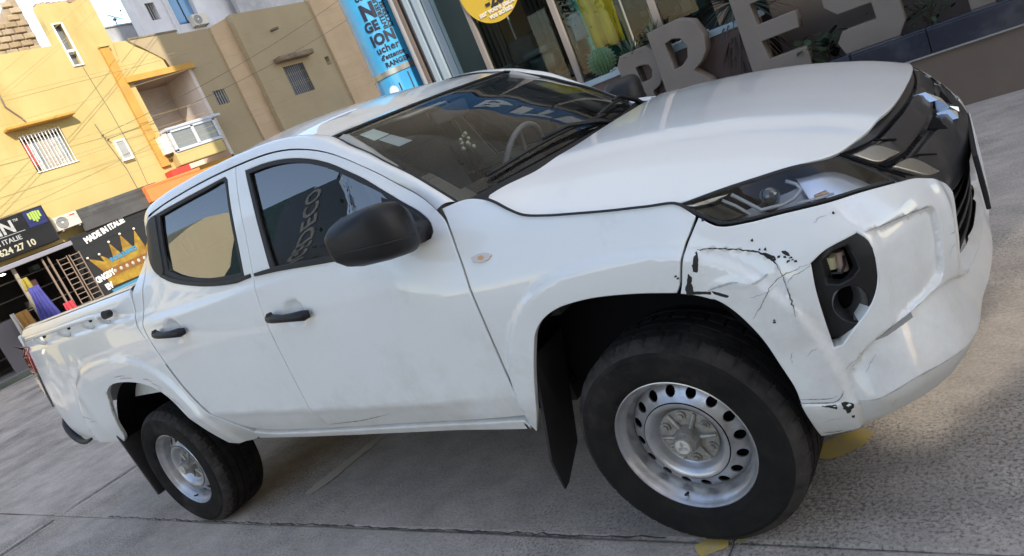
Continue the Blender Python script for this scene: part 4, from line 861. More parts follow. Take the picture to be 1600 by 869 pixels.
# hood: height over (x,y)
_zc=[(-.60,1.290),(-.45,1.272),(-.2,1.258),(0,1.236),(.3,1.182),(.5,1.125),(.62,1.082),(.70,1.045),(.78,.99)]
_zk=[(-.60,.045),(-.411,.056),(-.361,.073),(-.30,.093),(-.245,.107),(-.161,.115),(.05,.115),(.233,.110),(.333,.111),(.434,.115),(.516,.112),(.56,.122),(.60,.142),(.64,.165),(.8,.2)]
def HZ(x,y):
    x=np.asarray(x,float);y=np.abs(np.asarray(y,float))
    base=_pch(_zc,x)-_pch(_zk,x)*(y/.80)**3.0
    # the broad raised panel of the hood and its two side gutters
    w=.47-.10*np.clip((x+.4),0,1)
    return base-.010*sst(w,w+.10,y)+.006*sst(.30,.0,np.abs(y-w-.12))
def HP(x,y): return np.stack([x+0*y,y+0*x,HZ(x,y)],-1)

# ================================================================= materials used by the truck
PAINT=mat('white_paint',(.80,.805,.785),rough=.33,coat=1,spec=.5,var=.02,vscale=1.5,stain=(.60,.58,.53),sscale=1.1,samt=.22,coat_rough=.025)
def dirty(m):
    n=m.node_tree.nodes;l=m.node_tree.links;b=n['Principled BSDF'];src=b.inputs['Base Color'].links[0].from_socket;tc=[x for x in n if x.type=='TEX_COORD'][0]
    g=n.new('ShaderNodeNewGeometry') if False else None
    sp=n.new('ShaderNodeSeparateXYZ');l.new(tc.outputs['Object'],sp.inputs[0])
    no=n.new('ShaderNodeTexNoise');no.inputs['Scale'].default_value=5;no.inputs['Detail'].default_value=10;no.inputs['Roughness'].default_value=.72;l.new(tc.outputs['Object'],no.inputs['Vector'])
    mr=n.new('ShaderNodeMapRange');mr.inputs['From Min'].default_value=.40;mr.inputs['From Max'].default_value=.85;mr.inputs['To Min'].default_value=.30;mr.inputs['To Max'].default_value=-.02;l.new(sp.outputs[2],mr.inputs[0])
    ad=n.new('ShaderNodeMath');ad.operation='ADD';l.new(no.outputs['Fac'],ad.inputs[0]);l.new(mr.outputs[0],ad.inputs[1])
    rp=n.new('ShaderNodeValToRGB');rp.color_ramp.elements[0].position=.55;rp.color_ramp.elements[0].color=(0,0,0,1);rp.color_ramp.elements[1].position=.95;rp.color_ramp.elements[1].color=(.55,.55,.55,1);l.new(ad.outputs[0],rp.inputs[0])
    mx=n.new('ShaderNodeMixRGB');l.new(rp.outputs[0],mx.inputs[0]);l.new(src,mx.inputs[1]);mx.inputs[2].default_value=(.40,.35,.28,1);l.new(mx.outputs[0],b.inputs['Base Color'])
    m2=n.new('ShaderNodeMath');m2.operation='MULTIPLY_ADD';m2.inputs[1].default_value=-1.3;m2.inputs[2].default_value=1.0;l.new(rp.outputs[0],m2.inputs[0]);l.new(m2.outputs[0],b.inputs['Coat Weight'])
dirty(PAINT)
BLK=mat('black_plastic',(.012,.012,.013),rough=.45,spec=.35,bump=.05,bscale=300)
BLKG=mat('gloss_black',(.012,.012,.014),rough=.18,coat=.6)
RUB=mat('rubber_seal',(.012,.012,.012),rough=.6)
TYRE=mat('tyre_rubber',(.013,.0125,.0125),rough=.9,spec=.1,col2=(.024,.022,.020),vscale=7,bump=.2,bscale=90,stain=(.075,.068,.06),sscale=4.2,samt=.5)
SCUFF=mat('scuffed_shoulder',(.060,.054,.048),rough=.9,spec=.2,col2=(.018,.017,.016),vscale=11,detail=9,bump=.3,bscale=70)
STEEL=mat('wheel_silver',(.54,.54,.56),rough=.33,metal=.7,col2=(.40,.40,.40),vscale=14,stain=(.15,.12,.09),sscale=7,samt=.5)
HUBG=mat('hub_dusty_steel',(.42,.41,.38),rough=.5,metal=.6,col2=(.24,.225,.20),vscale=30,bump=.2,bscale=90)
CHR=mat('chrome',(.55,.57,.60),rough=.16,metal=1)
DARK=mat('dark_cavity',(.006,.006,.007),rough=.9,spec=.1)
UND=mat('underbody',(.02,.018,.016),rough=.85,col2=(.05,.042,.035),vscale=12)
WSG=glassmat('windscreen_glass',(.95,.98,.96),1.33,grime=.008)
SDG=glassmat('door_glass',(.42,.50,.48),2.9,grime=.004)
LENS=glassmat('clear_lens',(.93,.95,.96),1.5)
SEATM=mat('seat_cloth',(.11,.11,.105),rough=.9,bump=.3,bscale=160)
DASH=mat('dashboard_plastic',(.10,.105,.10),rough=.55)
TRIMG=mat('light_trim',(.50,.47,.40),rough=.8)
GRILLE=mat('grille_plastic',(.030,.030,.031),rough=.30,coat=.25,stain=(.16,.14,.12),sscale=5,samt=.35)
REFL=mat('reflector',(.75,.77,.8),rough=.12,metal=1)
RED=mat('red_lens',(.30,.012,.012),rough=.12,coat=1)
SMK=mat('smoked_lens',(.10,.085,.085),rough=.12,coat=1)
AMB=mat('amber_reflector',(.65,.33,.10),rough=.2,coat=1)
SCR=mat('bare_black_scrape',(.015,.015,.014),rough=.7)
CRK=mat('paint_crack',(.17,.165,.15),rough=.8)
SMUDGE=mat('grey_scuff',(.46,.46,.43),rough=.7,var=.2,vscale=20)

T=thing('pickup_truck','white double cab pickup truck with a scraped front bumper and steel wheels on the street','pickup truck',(0,0,0))
T_OFF=Vector((-1.5,0,0))
def adopt(o):   # meshes are written in street coordinates; children of the truck keep them
    return o
MIRp=np.array([1,-1,1])
def offF(fn):
    def F(s,z):
        p,n=PN(s,z);return p+n*np.asarray(fn(s,z))[:,None]
    return F
def cst(o): return offF(lambda s,z:np.full(len(s),o))
def gau(v,c,w): return np.exp(-((v-c)/w)**2)
# ----------------------------------------------------------------- crease: soft dents
def body_detail(s,z):
    o=-.004*gau(z,.72+.0*s,.06)*gau(s,-1.0,.5)           # shallow door dent
    return o
SIDE=offF(lambda s,z: -.0015*gau(s,-.9,.35)*gau(z,.80,.14)-.0018*gau(s,-2.0,.30)*gau(z,.78,.15))
def hcup(cx,cz):  # finger cup behind a handle
    return lambda s,z:-.018*np.exp(-(((s-cx)/.058)**2+((z-cz)/.050)**2)**3)
cupF=hcup(-1.392,1.056);cupR=hcup(-2.285,1.121)
DOORF=offF(lambda s,z:-.002*gau(s,-.9,.35)*gau(z,.80,.14)+cupF(s,z))
DOORR=offF(lambda s,z:-.002*gau(s,-2.0,.30)*gau(z,.78,.15)+cupR(s,z))
fd_front=[(-.512,.512),(-.503,.589),(-.498,.70),(-.496,.822),(-.495,.937),(-.505,1.034),(-.520,1.100),(-.538,1.155),(-.562,1.203),(-.5955,1.239)]
drip=[(-.661,1.3016),(-.737,1.3645),(-.815,1.4347),(-.910,1.509),(-1.0155,1.5627),(-1.1168,1.5994),(-1.2151,1.626),(-1.33,1.646),(-1.4473,1.657),(-1.593,1.664)]
dripR=[(-1.593,1.664),(-1.75,1.668),(-1.90,1.668),(-2.06,1.664),(-2.23,1.655),(-2.37,1.636)]
split=[(-1.593,1.664),(-1.598,1.55),(-1.596,1.45),(-1.592,1.385),(-1.588,1.25),(-1.588,1.10),(-1.588,.95),(-1.587,.80),(-1.587,.65),(-1.589,.57),(-1.595,.517)]
bedgap=[(-2.590,1.30),(-2.592,1.205),(-2.552,1.091),(-2.507,.950),(-2.455,.814),(-2.378,.6955),(-2.287,.612),(-2.225,.560),(-2.190,.515)]
rd_rear=[(-2.37,1.636),(-2.425,1.57),(-2.462,1.48),(-2.487,1.36),(-2.512,1.25),(-2.530,1.18),(-2.520,1.07),(-2.485,.945),(-2.430,.805),(-2.352,.69),(-2.265,.612),(-2.175,.565),(-2.05,.536)]
fwin=[(-1.527,1.632),(-1.388,1.624),(-1.267,1.607),(-1.156,1.580),(-1.053,1.544),(-.950,1.493),(-.863,1.432),(-.790,1.3636),(-.7273,1.307),(-.6605,1.253),(-.622,1.213),(-.612,1.186),(-.622,1.169),(-.66,1.166),(-1.10,1.200),(-1.466,1.232),(-1.479,1.3072),(-1.497,1.422),(-1.511,1.530)]
rwin=[(-2.395,1.603),(-2.36,1.627),(-2.271,1.634),(-2.027,1.641),(-1.834,1.644),(-1.676,1.646),(-1.660,1.630),(-1.661,1.509),(-1.656,1.399),(-1.647,1.238),(-1.694,1.233),(-1.903,1.254),(-2.082,1.288),(-2.224,1.324),(-2.319,1.362),(-2.373,1.395),(-2.415,1.455),(-2.418,1.53)]
for mir in (False,True):
    sfx=dict(mir=mir)
    fd=panel('front_door',DOORF,fd_front+drip+split[1:]+[(-1.14,.511),(-.79,.505)],PAINT,T,[fwin],.018,depth=.03,**sfx)
    rd=panel('rear_door',DOORR,split[::-1]+dripR[1:]+rd_rear[1:]+[(-1.8,.522)],PAINT,T,[rwin],.018,depth=.03,**sfx)
    # window: rubber frame, glass, belt strip
    def ring(outer,inner,nm,par,offs=.001):
        return panel(nm,cst(offs),inset(crom(outer,True,.02)[::-1] if area2(crom(outer,True,.02))<0 else crom(outer,True,.02),.001),RUB,par,[inner],.05,depth=.01,bev=.002,gap=0,mir=mir,corner=60)
    fgl=[(-1.498,1.613),(-1.375,1.606),(-1.26,1.589),(-1.155,1.562),(-1.058,1.527),(-.958,1.477),(-.872,1.417),(-.775,1.325),(-.762,1.20),(-1.10,1.222),(-1.435,1.248),(-1.455,1.330),(-1.472,1.43),(-1.485,1.53)]
    rgl=[(-2.250,1.617),(-2.027,1.625),(-1.834,1.629),(-1.690,1.631),(-1.680,1.620),(-1.680,1.509),(-1.675,1.399),(-1.664,1.266),(-1.70,1.268),(-1.903,1.287),(-2.082,1.322),(-2.18,1.352),(-2.244,1.380),(-2.254,1.50)]
    ring(fwin,fgl,'window_frame',fd);ring(rwin,rgl,'window_frame',rd)
    panel('window_glass',cst(-.012),inset(crom(fgl,True,.03)[::-1] if area2(crom(fgl,True,.03))<0 else crom(fgl,True,.03),-.012),SDG,fd,(),.06,depth=.003,bev=.001,gap=0,mir=mir,corner=60)
    panel('window_glass',cst(-.012),inset(crom(rgl,True,.03)[::-1] if area2(crom(rgl,True,.03))<0 else crom(rgl,True,.03),-.012),SDG,rd,(),.06,depth=.003,bev=.001,gap=0,mir=mir,corner=60)
    panel('quarter_trim',cst(.006),[(-2.400,1.598),(-2.36,1.622),(-2.287,1.626),(-2.283,1.52),(-2.279,1.38),(-2.30,1.362),(-2.322,1.368),(-2.37,1.397),(-2.410,1.455),(-2.414,1.53)],BLK,rd,(),.03,depth=.012,bev=.004,gap=0,mir=mir)
    panel('belt_strip',cst(.007),[(-.63,1.170),(-.66,1.166),(-1.10,1.198),(-1.40,1.224),(-1.572,1.2345),(-1.572,1.247),(-1.44,1.2445),(-1.10,1.218),(-.70,1.187)],BLK,fd,(),.03,depth=.01,bev=.003,gap=0,mir=mir)
    panel('belt_strip',cst(.007),[(-1.600,1.2365),(-1.70,1.2335),(-1.903,1.2545),(-2.082,1.2885),(-2.224,1.3245),(-2.325,1.366),(-2.30,1.372),(-2.216,1.342),(-2.075,1.304),(-1.90,1.271),(-1.70,1.250),(-1.600,1.250)],BLK,rd,(),.03,depth=.01,bev=.003,gap=0,mir=mir)
    panel('mirror_base',cst(.010),[(-.800,1.345),(-.7273,1.2965),(-.6605,1.2425),(-.628,1.208),(-.618,1.186),(-.628,1.174),(-.67,1.171),(-.80,1.182)],BLK,fd,(),.03,depth=.02,bev=.006,gap=0,mir=mir)
    # cab corner strip and cab frame above the doors
    strip=[(-2.374,1.640),(-2.431,1.573),(-2.468,1.482),(-2.493,1.361),(-2.518,1.252),(-2.536,1.181),(-2.526,1.071),(-2.500,.965),(-2.515,.975),(-2.560,1.112),(-2.584,1.205),(-2.582,1.30),(-2.560,1.42),(-2.52,1.52),(-2.468,1.60),(-2.42,1.648)]
    panel('cab_corner',cst(0),strip,PAINT,T,(),.02,depth=.05,gap=.001,mir=mir)
    A=np.array([tuple(P(s,z)) for s,z in crom([(-.600,1.244)]+[(s-.004,z+.004) for s,z in drip]+[(s,z+.004) for s,z in dripR[1:]]+[(-2.42,1.60),(-2.455,1.55)],False,.02,80)])
    wsedge=[(-.539,-.72,1.243),(-.598,-.708,1.292),(-.690,-.695,1.371),(-.795,-.68,1.444),(-.868,-.665,1.497),(-.958,-.645,1.549),(-1.010,-.63,1.583),(-1.058,-.612,1.607),(-1.12,-.603,1.630),(-1.19,-.602,1.653),(-1.27,-.603,1.673),(-1.36,-.604,1.688),(-1.50,-.606,1.700),(-1.7,-.607,1.709),(-2.0,-.606,1.711),(-2.25,-.602,1.705),(-2.42,-.60,1.685),(-2.50,-.60,1.655),(-2.54,-.60,1.60)]
    B=res3(wsedge,90);A=res3(A,90)
    rows=[]
    for k in range(9):
        t=k/8;Q=A*(1-t)+B*t;bl=.016*math.sin(math.pi*min(1,t*1.0))
        nn=np.cross(np.gradient(A,axis=0),B-A);nn/=np.linalg.norm(nn,axis=1,keepdims=True)
        rows.append(Q+nn*bl*(1 if nn[45,2]>0 else -1))
    grid('cab_side_frame',rows,PAINT,T,True,mir=mir,flip=not False)
    if mir: pass
    # bed side
    arch_r=[(-3.420,.600),(-3.375,.691),(-3.328,.777),(-3.281,.840),(-3.245,.885),(-3.195,.915),(-3.115,.932),(-2.988,.931),(-2.83,.909),(-2.705,.865),(-2.622,.805),(-2.554,.695),(-2.505,.575),(-2.475,.475)]
    bed_out=[(-2.190,.515),(-2.24,.478),(-2.41,.459)]+arch_r[::-1]+[(-3.47,.565),(-3.87,.588),(-4.07,.635),(-4.13,.70),(-4.175,.80),(-4.185,.85),(-4.145,.93),(-4.105,1.01),(-4.072,1.09),(-4.05,1.18),(-4.06,1.247),(-4.17,1.258),(-4.285,1.25),(-4.285,1.30),(-4.25,1.345),(-4.17,1.362),(-3.6,1.364),(-2.605,1.364)]+bedgap
    BEDF=offF(lambda s,z:-.006*gau(s,-3.66,.05)*gau(z,.86,.12)+.003*gau(s,-3.56,.04)*gau(z,.90,.15)-.005*gau(s,-3.78,.07)*gau(z,1.02,.10)+.0025*gau(s,-3.42,.05)*gau(z,1.06,.09)-.004*gau(s,-3.95,.05)*gau(z,.95,.06))
    bed=panel('bed_side',BEDF,bed_out,PAINT,T,(),.016,depth=.022,mir=mir)
    # rocker
    panel('sill',cst(.012),[(-2.16,.545),(-2.05,.524),(-1.90,.516),(-1.14,.505),(-.79,.500),(-.515,.503),(-.515,.458),(-.82,.460),(-1.18,.466),(-1.67,.474),(-2.20,.490)],PAINT,T,(),.03,depth=.03,bev=.006,mir=mir)
    # front fender
    arch_f=[(-.497,.446),(-.445,.53),(-.387,.655),(-.337,.755),(-.303,.812),(-.26,.848),(-.195,.874),(-.10,.884),(-.03,.882),(.08,.869),(.182,.850)]
    fen=panel('front_fender',SIDE,arch_f+[(.199,.873),(.234,.957),(.261,.994),(.283,1.028),(.236,1.071),(.153,1.084),(.05,1.098),(-.067,1.116),(-.16,1.131),(-.245,1.150),(-.30,1.174),(-.36,1.203),(-.415,1.226),(-.49,1.245),(-.585,1.245)]+[(s+.004,z) for s,z in fd_front[::-1][1:-1]]+[(-.506,.515),(-.505,.470)],PAINT,T,(),.016,depth=.022,gap=.0024,mir=mir)
# bumper with all its openings: one skin across the nose -----------------------------------------------------
W2=2*SMID
def sm(o): return [(W2-s,z) for s,z in o][::-1]
def polyd(s,z,poly):
    """signed distance to an outline, positive inside"""
    q=np.stack([s,z],1);a=np.array(poly);b=np.roll(a,-1,0);d=np.full(len(q),9.)
    for u,v in zip(a,b):
        w_=v-u;tt=np.clip(((q-u)@w_)/(w_@w_),0,1);d=np.minimum(d,np.linalg.norm(q-(u+tt[:,None]*w_),axis=1))
    return np.where(inpoly(q,a),d,-d)
SUNK=[(.664,.8655),(.78,.853),(.903,.829),(.9185,.815),(.914,.76),(.8847,.662),(.872,.650),(.80,.640),(.7096,.6245),(.60,.605),(.56,.62),(.60,.66),(.640,.73),(.655,.79)]
SUNK2=crom(SUNK,True,.03,40)
def creases():
    L=crom(SUNK,True,.009,40)
    if area2(L)<0:L=L[::-1]
    E=[inset(L,.0005),inset(L,.0065)]
    ss=np.arange(.49,SMID+.3,.010)
    for d in (-.0045,.0045):E.append(np.stack([ss,ZC(ss)+d],1))
    s3=np.arange(.40,SMID+.3,.010)
    for d in (-.0035,.0,.0035):E.append(np.stack([s3,ZB(s3)+d],1))
    E=np.vstack(E);E=E[E[:,0]<SMID];E=np.vstack([E,E*[-1,1]+[W2,0]])
    # keep well apart and drop near duplicates
    key=np.round(E/.0025).astype(int);_,i=np.unique(key,axis=0,return_index=True);return E[i]
def ZC(s): return np.interp(s,[.470,.496,.540,.584,.634,.718,.810,.90,.97,1.03,1.10,1.3],[.470,.495,.548,.586,.607,.619,.629,.622,.602,.575,.555,.545])
def ZB(s): return np.interp(s,[.38,.447,.514,.573,.671,.81,1.0,1.3],[.472,.464,.458,.461,.478,.466,.455,.450])
def bump_off(s,z):
    s2=np.where(s>SMID,W2-s,s)
    o=0*s2
    zc=ZC(s2);wt=sst(.49,.575,s2)
    zb=ZB(s2);t=np.clip((zc-z)/np.maximum(.02,zc-zb),0,1)
    below=1-sst(-.004,.004,z-zc)
    am=.044-.012*sst(.8,1.2,s2)
    lip=np.where(z>=zb,-.016+am*t,(am-.016)-.30*(zb-z))
    o=o+lip*below*wt
    o=o+np.where(z<zb,-.10*(zb-z),0)*(1-wt)+.004*(1-wt)*(1-sst(-.004,.004,z-zb))
    o=o-.015*sst(-.001,.006,polyd(s2,z,SUNK2))*sst(.660,.72,s2)
    # raised rim round the intake
    o=o+.006*gau(s2,.985-.10*np.clip(.80-z,0,1),.022)*sst(.60,.64,z)*(1-sst(.86,.90,z))
    # dented corner piece stands a little lower than the panel round it
    o=o-.005*sst(.264,.269,s2)*sst(-.001,.005,polyd(s2,z,DENTP))*sst(.60,.80,z)
    o=o+.005*gau(z,.845+.006*np.sin((s2-.26)*40),.012)*gau(s2,.34,.07)
    return o
DENTP=[(.2,.35),(.266,.948),(.309,.938),(.367,.918),(.4015,.904),(.423,.888),(.439,.869),(.447,.833),(.448,.78),(.449,.72),(.452,.60),(.440,.50),(.36,.35)]
BUMPF=offF(bump_off)
bup=[(.2015,.873),(.2365,.957),(.2635,.994),(.2865,1.024)]
head_low=[(.330,.988),(.40,.974),(.49,.967),(.602,.958),(.729,.946),(.86,.921)]
Cin=[(.938,.901),(1.00,.870),(1.045,.838),(1.058,.810),(1.040,.755),(1.031,.69),(1.018,.63)]
low_open=[(1.06,.600)]
half=[(.386,.315)]+[(.384,.468),(.384,.522),(.369,.600),(.353,.672),(.331,.727),(.306,.771),(.277,.805),(.234,.831),(.188,.8475)]+bup+head_low+Cin[:-1]+[(1.022,.640),(1.035,.590),(1.09,.565)]
botm=[(1.25,.375),(1.0,.375),(.83,.375),(.737,.373),(.602,.368),(.484,.340),(.43,.325)]
outline=half+sm(half)[0:]+[(W2-s,z) for s,z in botm[::-1]]+[(SMID,.375)]+botm
fog=[(.519,.843),(.563,.862),(.650,.872),(.668,.845),(.664,.776),(.652,.733),(.622,.69),(.567,.645),(.529,.612),(.508,.611),(.508,.70),(.511,.78)]
slot=[(.615,.592),(.65,.602),(.70,.613),(.735,.617),(.738,.600),(.70,.594),(.65,.588)]
bumper=panel('front_bumper',BUMPF,outline,PAINT,T,[fog,sm(fog)],.0125,depth=.045,bev=.004,extra=[creases()])
for mir in (False,True):
    # fog lamp bezel: recessed dish with round lamp hole and square socket
    def fo(s,z):
        return -.022-.030*sst(.0,.09,z*0+ (s-.515)*.8)*1.0
    FG=offF(lambda s,z:-.040+.037*sst(.512,.58,s))
    circ=[(.580+.043*math.cos(a),.708+.050*math.sin(a)) for a in np.linspace(0,2*math.pi,22)[:-1]]
    sock=[(.540,.770),(.545,.838),(.575,.852),(.618,.854),(.622,.790),(.600,.774),(.565,.768)]
    fg=panel('fog_lamp_bezel',FG,[(.512,.845),(.563,.866),(.655,.875),(.672,.845),(.668,.776),(.655,.730),(.625,.686),(.567,.641),(.528,.617),(.506,.617),(.505,.70),(.508,.78)],BLK,bumper,[circ,sock],.03,depth=.03,bev=.004,gap=0,mir=mir)
    # tube behind the round hole
    def PT(s,z,o):
        p,n=PN(np.array([s]),np.array([z]));q=p[0]+n[0]*o;return Vector(q*(MIRp if mir else 1))
    rings=[]
    for o_,sc in ((-.020,1.03),(-.010,1.0),(-.05,.94),(-.075,.86)):
        rings.append([PT(.580+(s-.580)*sc,.708+(z-.708)*sc,o_) for s,z in circ])
    V=[v for r_ in rings for v in r_];n_=len(circ);F=[(a*n_+i,a*n_+(i+1)%n_,(a+1)*n_+(i+1)%n_,(a+1)*n_+i) for a in range(3) for i in range(n_)]
    raw('fog_lamp_tube',V,F,mat('grey_plastic',(.09,.09,.09),rough=.35),fg,True)
    raw('fog_lamp_back',rings[3],[tuple(range(n_))],DARK,fg)
    panel('fog_cavity',cst(-.075),[(.515,.84),(.56,.86),(.65,.865),(.66,.776),(.622,.695),(.53,.63),(.515,.70)],DARK,fg,(),.06,depth=.005,mir=mir)
    mb=MB();mb.cyl(PT(.572,.800,-.060),PT(.576,.842,-.045),.016,.013);mb.build('bulb_holder',mat('pale_bulb',(.55,.50,.30),rough=.3),fg,True,40)
    mb=MB();mb.tube([PT(.556,.785,-.05),PT(.566,.792,-.03),PT(.585,.785,-.03),PT(.600,.800,-.035),PT(.608,.83,-.04)],.0035);mb.build('cable',RUB,fg,True)
    mb=MB();mb.cyl(PT(.600,.780,-.055),PT(.603,.845,-.050),.015,.012);mb.build('bulb_holder',mat('dusty_pink_plastic',(.35,.24,.20),rough=.5),fg,True,40)
    # slot under the C panel with clip
    panel('bumper_groove',cst(-.010),slot,mat('groove_shadow_plastic',(.30,.31,.31),rough=.6),bumper,(),.03,depth=.004,bev=.001,gap=0,mir=mir)
# dark lower intake and grille sheet behind -------------------------------------------------------------------
intake=[(1.02,.885),(1.03,.60),(1.06,.560),(1.12,.548),(1.3,.545),(SMID,.545)]
intake=intake+[(W2-s,z) for s,z in intake[::-1][1:]]
panel('lower_intake',cst(-.050),intake,DARK,bumper,(),.05,depth=.02)
for k in range(5):
    zc=.60+k*.050
    panel('intake_slat',cst(-.030),[(1.05,zc-.009),(W2-1.05,zc-.009),(W2-1.05,zc+.009),(1.05,zc+.009)],BLK,bumper,(),.05,depth=.03,bev=.004)
mb=MB()
pl=[P(s,.77) for s in (1.17,1.26,SMID,W2-1.26,W2-1.17)]
# number plate holder, seen edge on from the side
MPL=Matrix.Translation((.822,0,.775))@Matrix.Rotation(R(4.6),4,'Z')
box('plate_holder',BLK,bumper,-.012,0,-.27,.27,-.085,.075,.003,M=MPL)
box('number_plate',mat('plate_white',(.7,.7,.68),rough=.4),bumper,.001,.004,-.26,.26,-.06,.075,.001,M=MPL)
def grille_off(s,z):
    s2=np.where(s>SMID,W2-s,s)
    k=sst(.93,1.02,s2)
    o=-.012+0*s
    up=sst(.957,.963,z)*(1-sst(1.010,1.014,z));lo=sst(.800,.84,z)*(1-sst(.934,.940,z))
    o=o+.014*np.maximum(up*(.6+.4*sst(.985,.991,z)),lo*(.75+.25*sst(.893,.897,z)))*k
    o=o-.012*(1-sst(.957,.963,z))*sst(.934,.940,z)*k
    o=o+.006*sst(1.016,1.020,z)*k
    o=o+.008*sst(1.32,1.40,s2)*sst(.86,.90,z)*(1-sst(.99,1.01,z))
    return o
GRF=offF(grille_off)
ghalf=[(.875,.917),(.945,.890),(1.012,.860),(1.04,.835),(1.05,.81),(1.08,.800),(1.30,.790),(SMID,.788)]
gtop=[(SMID,1.046),(1.30,1.044),(1.15,1.043),(1.0,1.044),(.90,1.042),(.79,1.034),(.81,1.00),(.85,.955)]
grille=panel('front_grille',GRF,ghalf+[(W2-s,z) for s,z in ghalf[::-1][1:]]+[(W2-s,z) for s,z in gtop[::-1]]+gtop[1:],GRILLE,T,(),.011,depth=.04,bev=.004)
SILV=mat('silver_trim',(.46,.43,.37),rough=.26,metal=.75,var=.12)
for mir in (False,True):
    panel('grille_side_insert',cst(.004),[(.820,1.018),(.865,1.014),(.932,1.005),(.979,.961),(.925,.967),(.862,.976)],SILV,grille,(),.02,depth=.012,bev=.003,mir=mir)
    panel('grille_side_insert',cst(.004),[(.889,.952),(.940,.949),(.997,.936),(1.052,.869),(.979,.887),(.925,.924)],SILV,grille,(),.02,depth=.012,bev=.003,mir=mir)
    panel('grille_seam',cst(.0005),[(.786,1.030),(.846,.968),(.900,.916),(.905,.921),(.855,.972),(.800,1.031)],DARK,grille,(),.03,depth=.004,bev=.0008,gap=0,mir=mir)
    panel('grille_seam',cst(.001),[(.860,.972),(.925,.962),(1.00,.957),(1.00,.951),(.92,.953),(.872,.960)],DARK,grille,(),.03,depth=.004,bev=.0008,gap=0,mir=mir)
    panel('grille_seam',cst(.0035),[(.946,1.014),(1.028,.984),(1.030,.988),(.952,1.016)],DARK,grille,(),.03,depth=.003,bev=.0005,gap=0,mir=mir)
    panel('grille_seam',cst(.0035),[(1.010,.9355),(1.115,.899),(1.117,.902),(1.02,.9365)],DARK,grille,(),.03,depth=.003,bev=.0005,gap=0,mir=mir)
    panel('grille_seam',cst(-.003),[(.80,1.0335),(.95,1.0195),(1.10,1.0165),(1.36,1.0155),(1.36,1.0125),(1.10,1.0135),(.95,1.0165),(.81,1.029)],DARK,grille,(),.03,depth=.004,bev=.0005,gap=0,mir=mir)
    for k in range(8):   # cells of the mesh strip between the bars
        a=1.016+k*.026
        panel('grille_cell',cst(-.0222),[(a,.940),(a+.020,.940),(a+.023,.957),(a+.003,.957)],DARK,grille,(),.03,depth=.006,bev=.001,gap=0,mir=mir)
    panel('badge_recess',cst(.0035),[(1.362,.953),(1.338,.908),(1.222,.949)],DARK,grille,(),.03,depth=.006,bev=.001,gap=0,mir=mir)
# three-diamond badge: a plain trio of chrome lozenges in the nose centre
def lozenge(cy,cz,ang,L=.062,Wd=.030):
    ca,sa=math.cos(ang),math.sin(ang);pts=[(0,0),(L*.5,Wd*.5),(L,0),(L*.5,-Wd*.5)]
    q=[(cy+a*ca-b*sa,cz+a*sa+b*ca) for a,b in pts]
    def X(z): 
        p,n=PN(np.array([SMID]),np.array([z]));return float(p[0,0])
    m_=MB();V=[(X(z)+.026,y,z) for y,z in q]+[(X(z)-.01,y,z) for y,z in q]+[(X(cz+(L/2)*sa)+.034,cy+L/2*ca,cz+L/2*sa)]
    m_.poly(V,[(0,1,8),(1,2,8),(2,3,8),(3,0,8)]+[(i,i+4,(i+1)%4+4,(i+1)%4) for i in range(4)])
    m_.build('badge',CHR,grille)
for a in (90,210,330): lozenge(0,.945,R(a))
# ----------------------------------------------------------------- hood
def HF(x,y):
    return np.stack([x,y,HZ(x,y)-.0],-1)
edge=[(-.425,-.700),(-.411,-.736),(-.361,-.758),(-.301,-.785),(-.246,-.803),(-.161,-.815),(-.068,-.823),(.049,-.830),(.152,-.833),(.228,-.824),(.333,-.781),(.434,-.716),(.516,-.669),(.560,-.635),(.591,-.595),(.612,-.550),(.640,-.473),(.662,-.400),(.682,-.310),(.694,-.179),(.697,0)]
back=[(-.425,-.700),(-.385,-.62),(-.329,-.549),(-.286,-.48),(-.250,-.395),(-.232,-.25),(-.225,0)]
ho=edge+[(x,-y) for x,y in edge[::-1][1:]]+[(x,-y) for x,y in back[1:]]+[(x,y) for x,y in back[::-1][1:-1]]
hood=panel('hood',HF,ho,PAINT,T,(),.024,depth=.012,bev=.004,gap=.004)
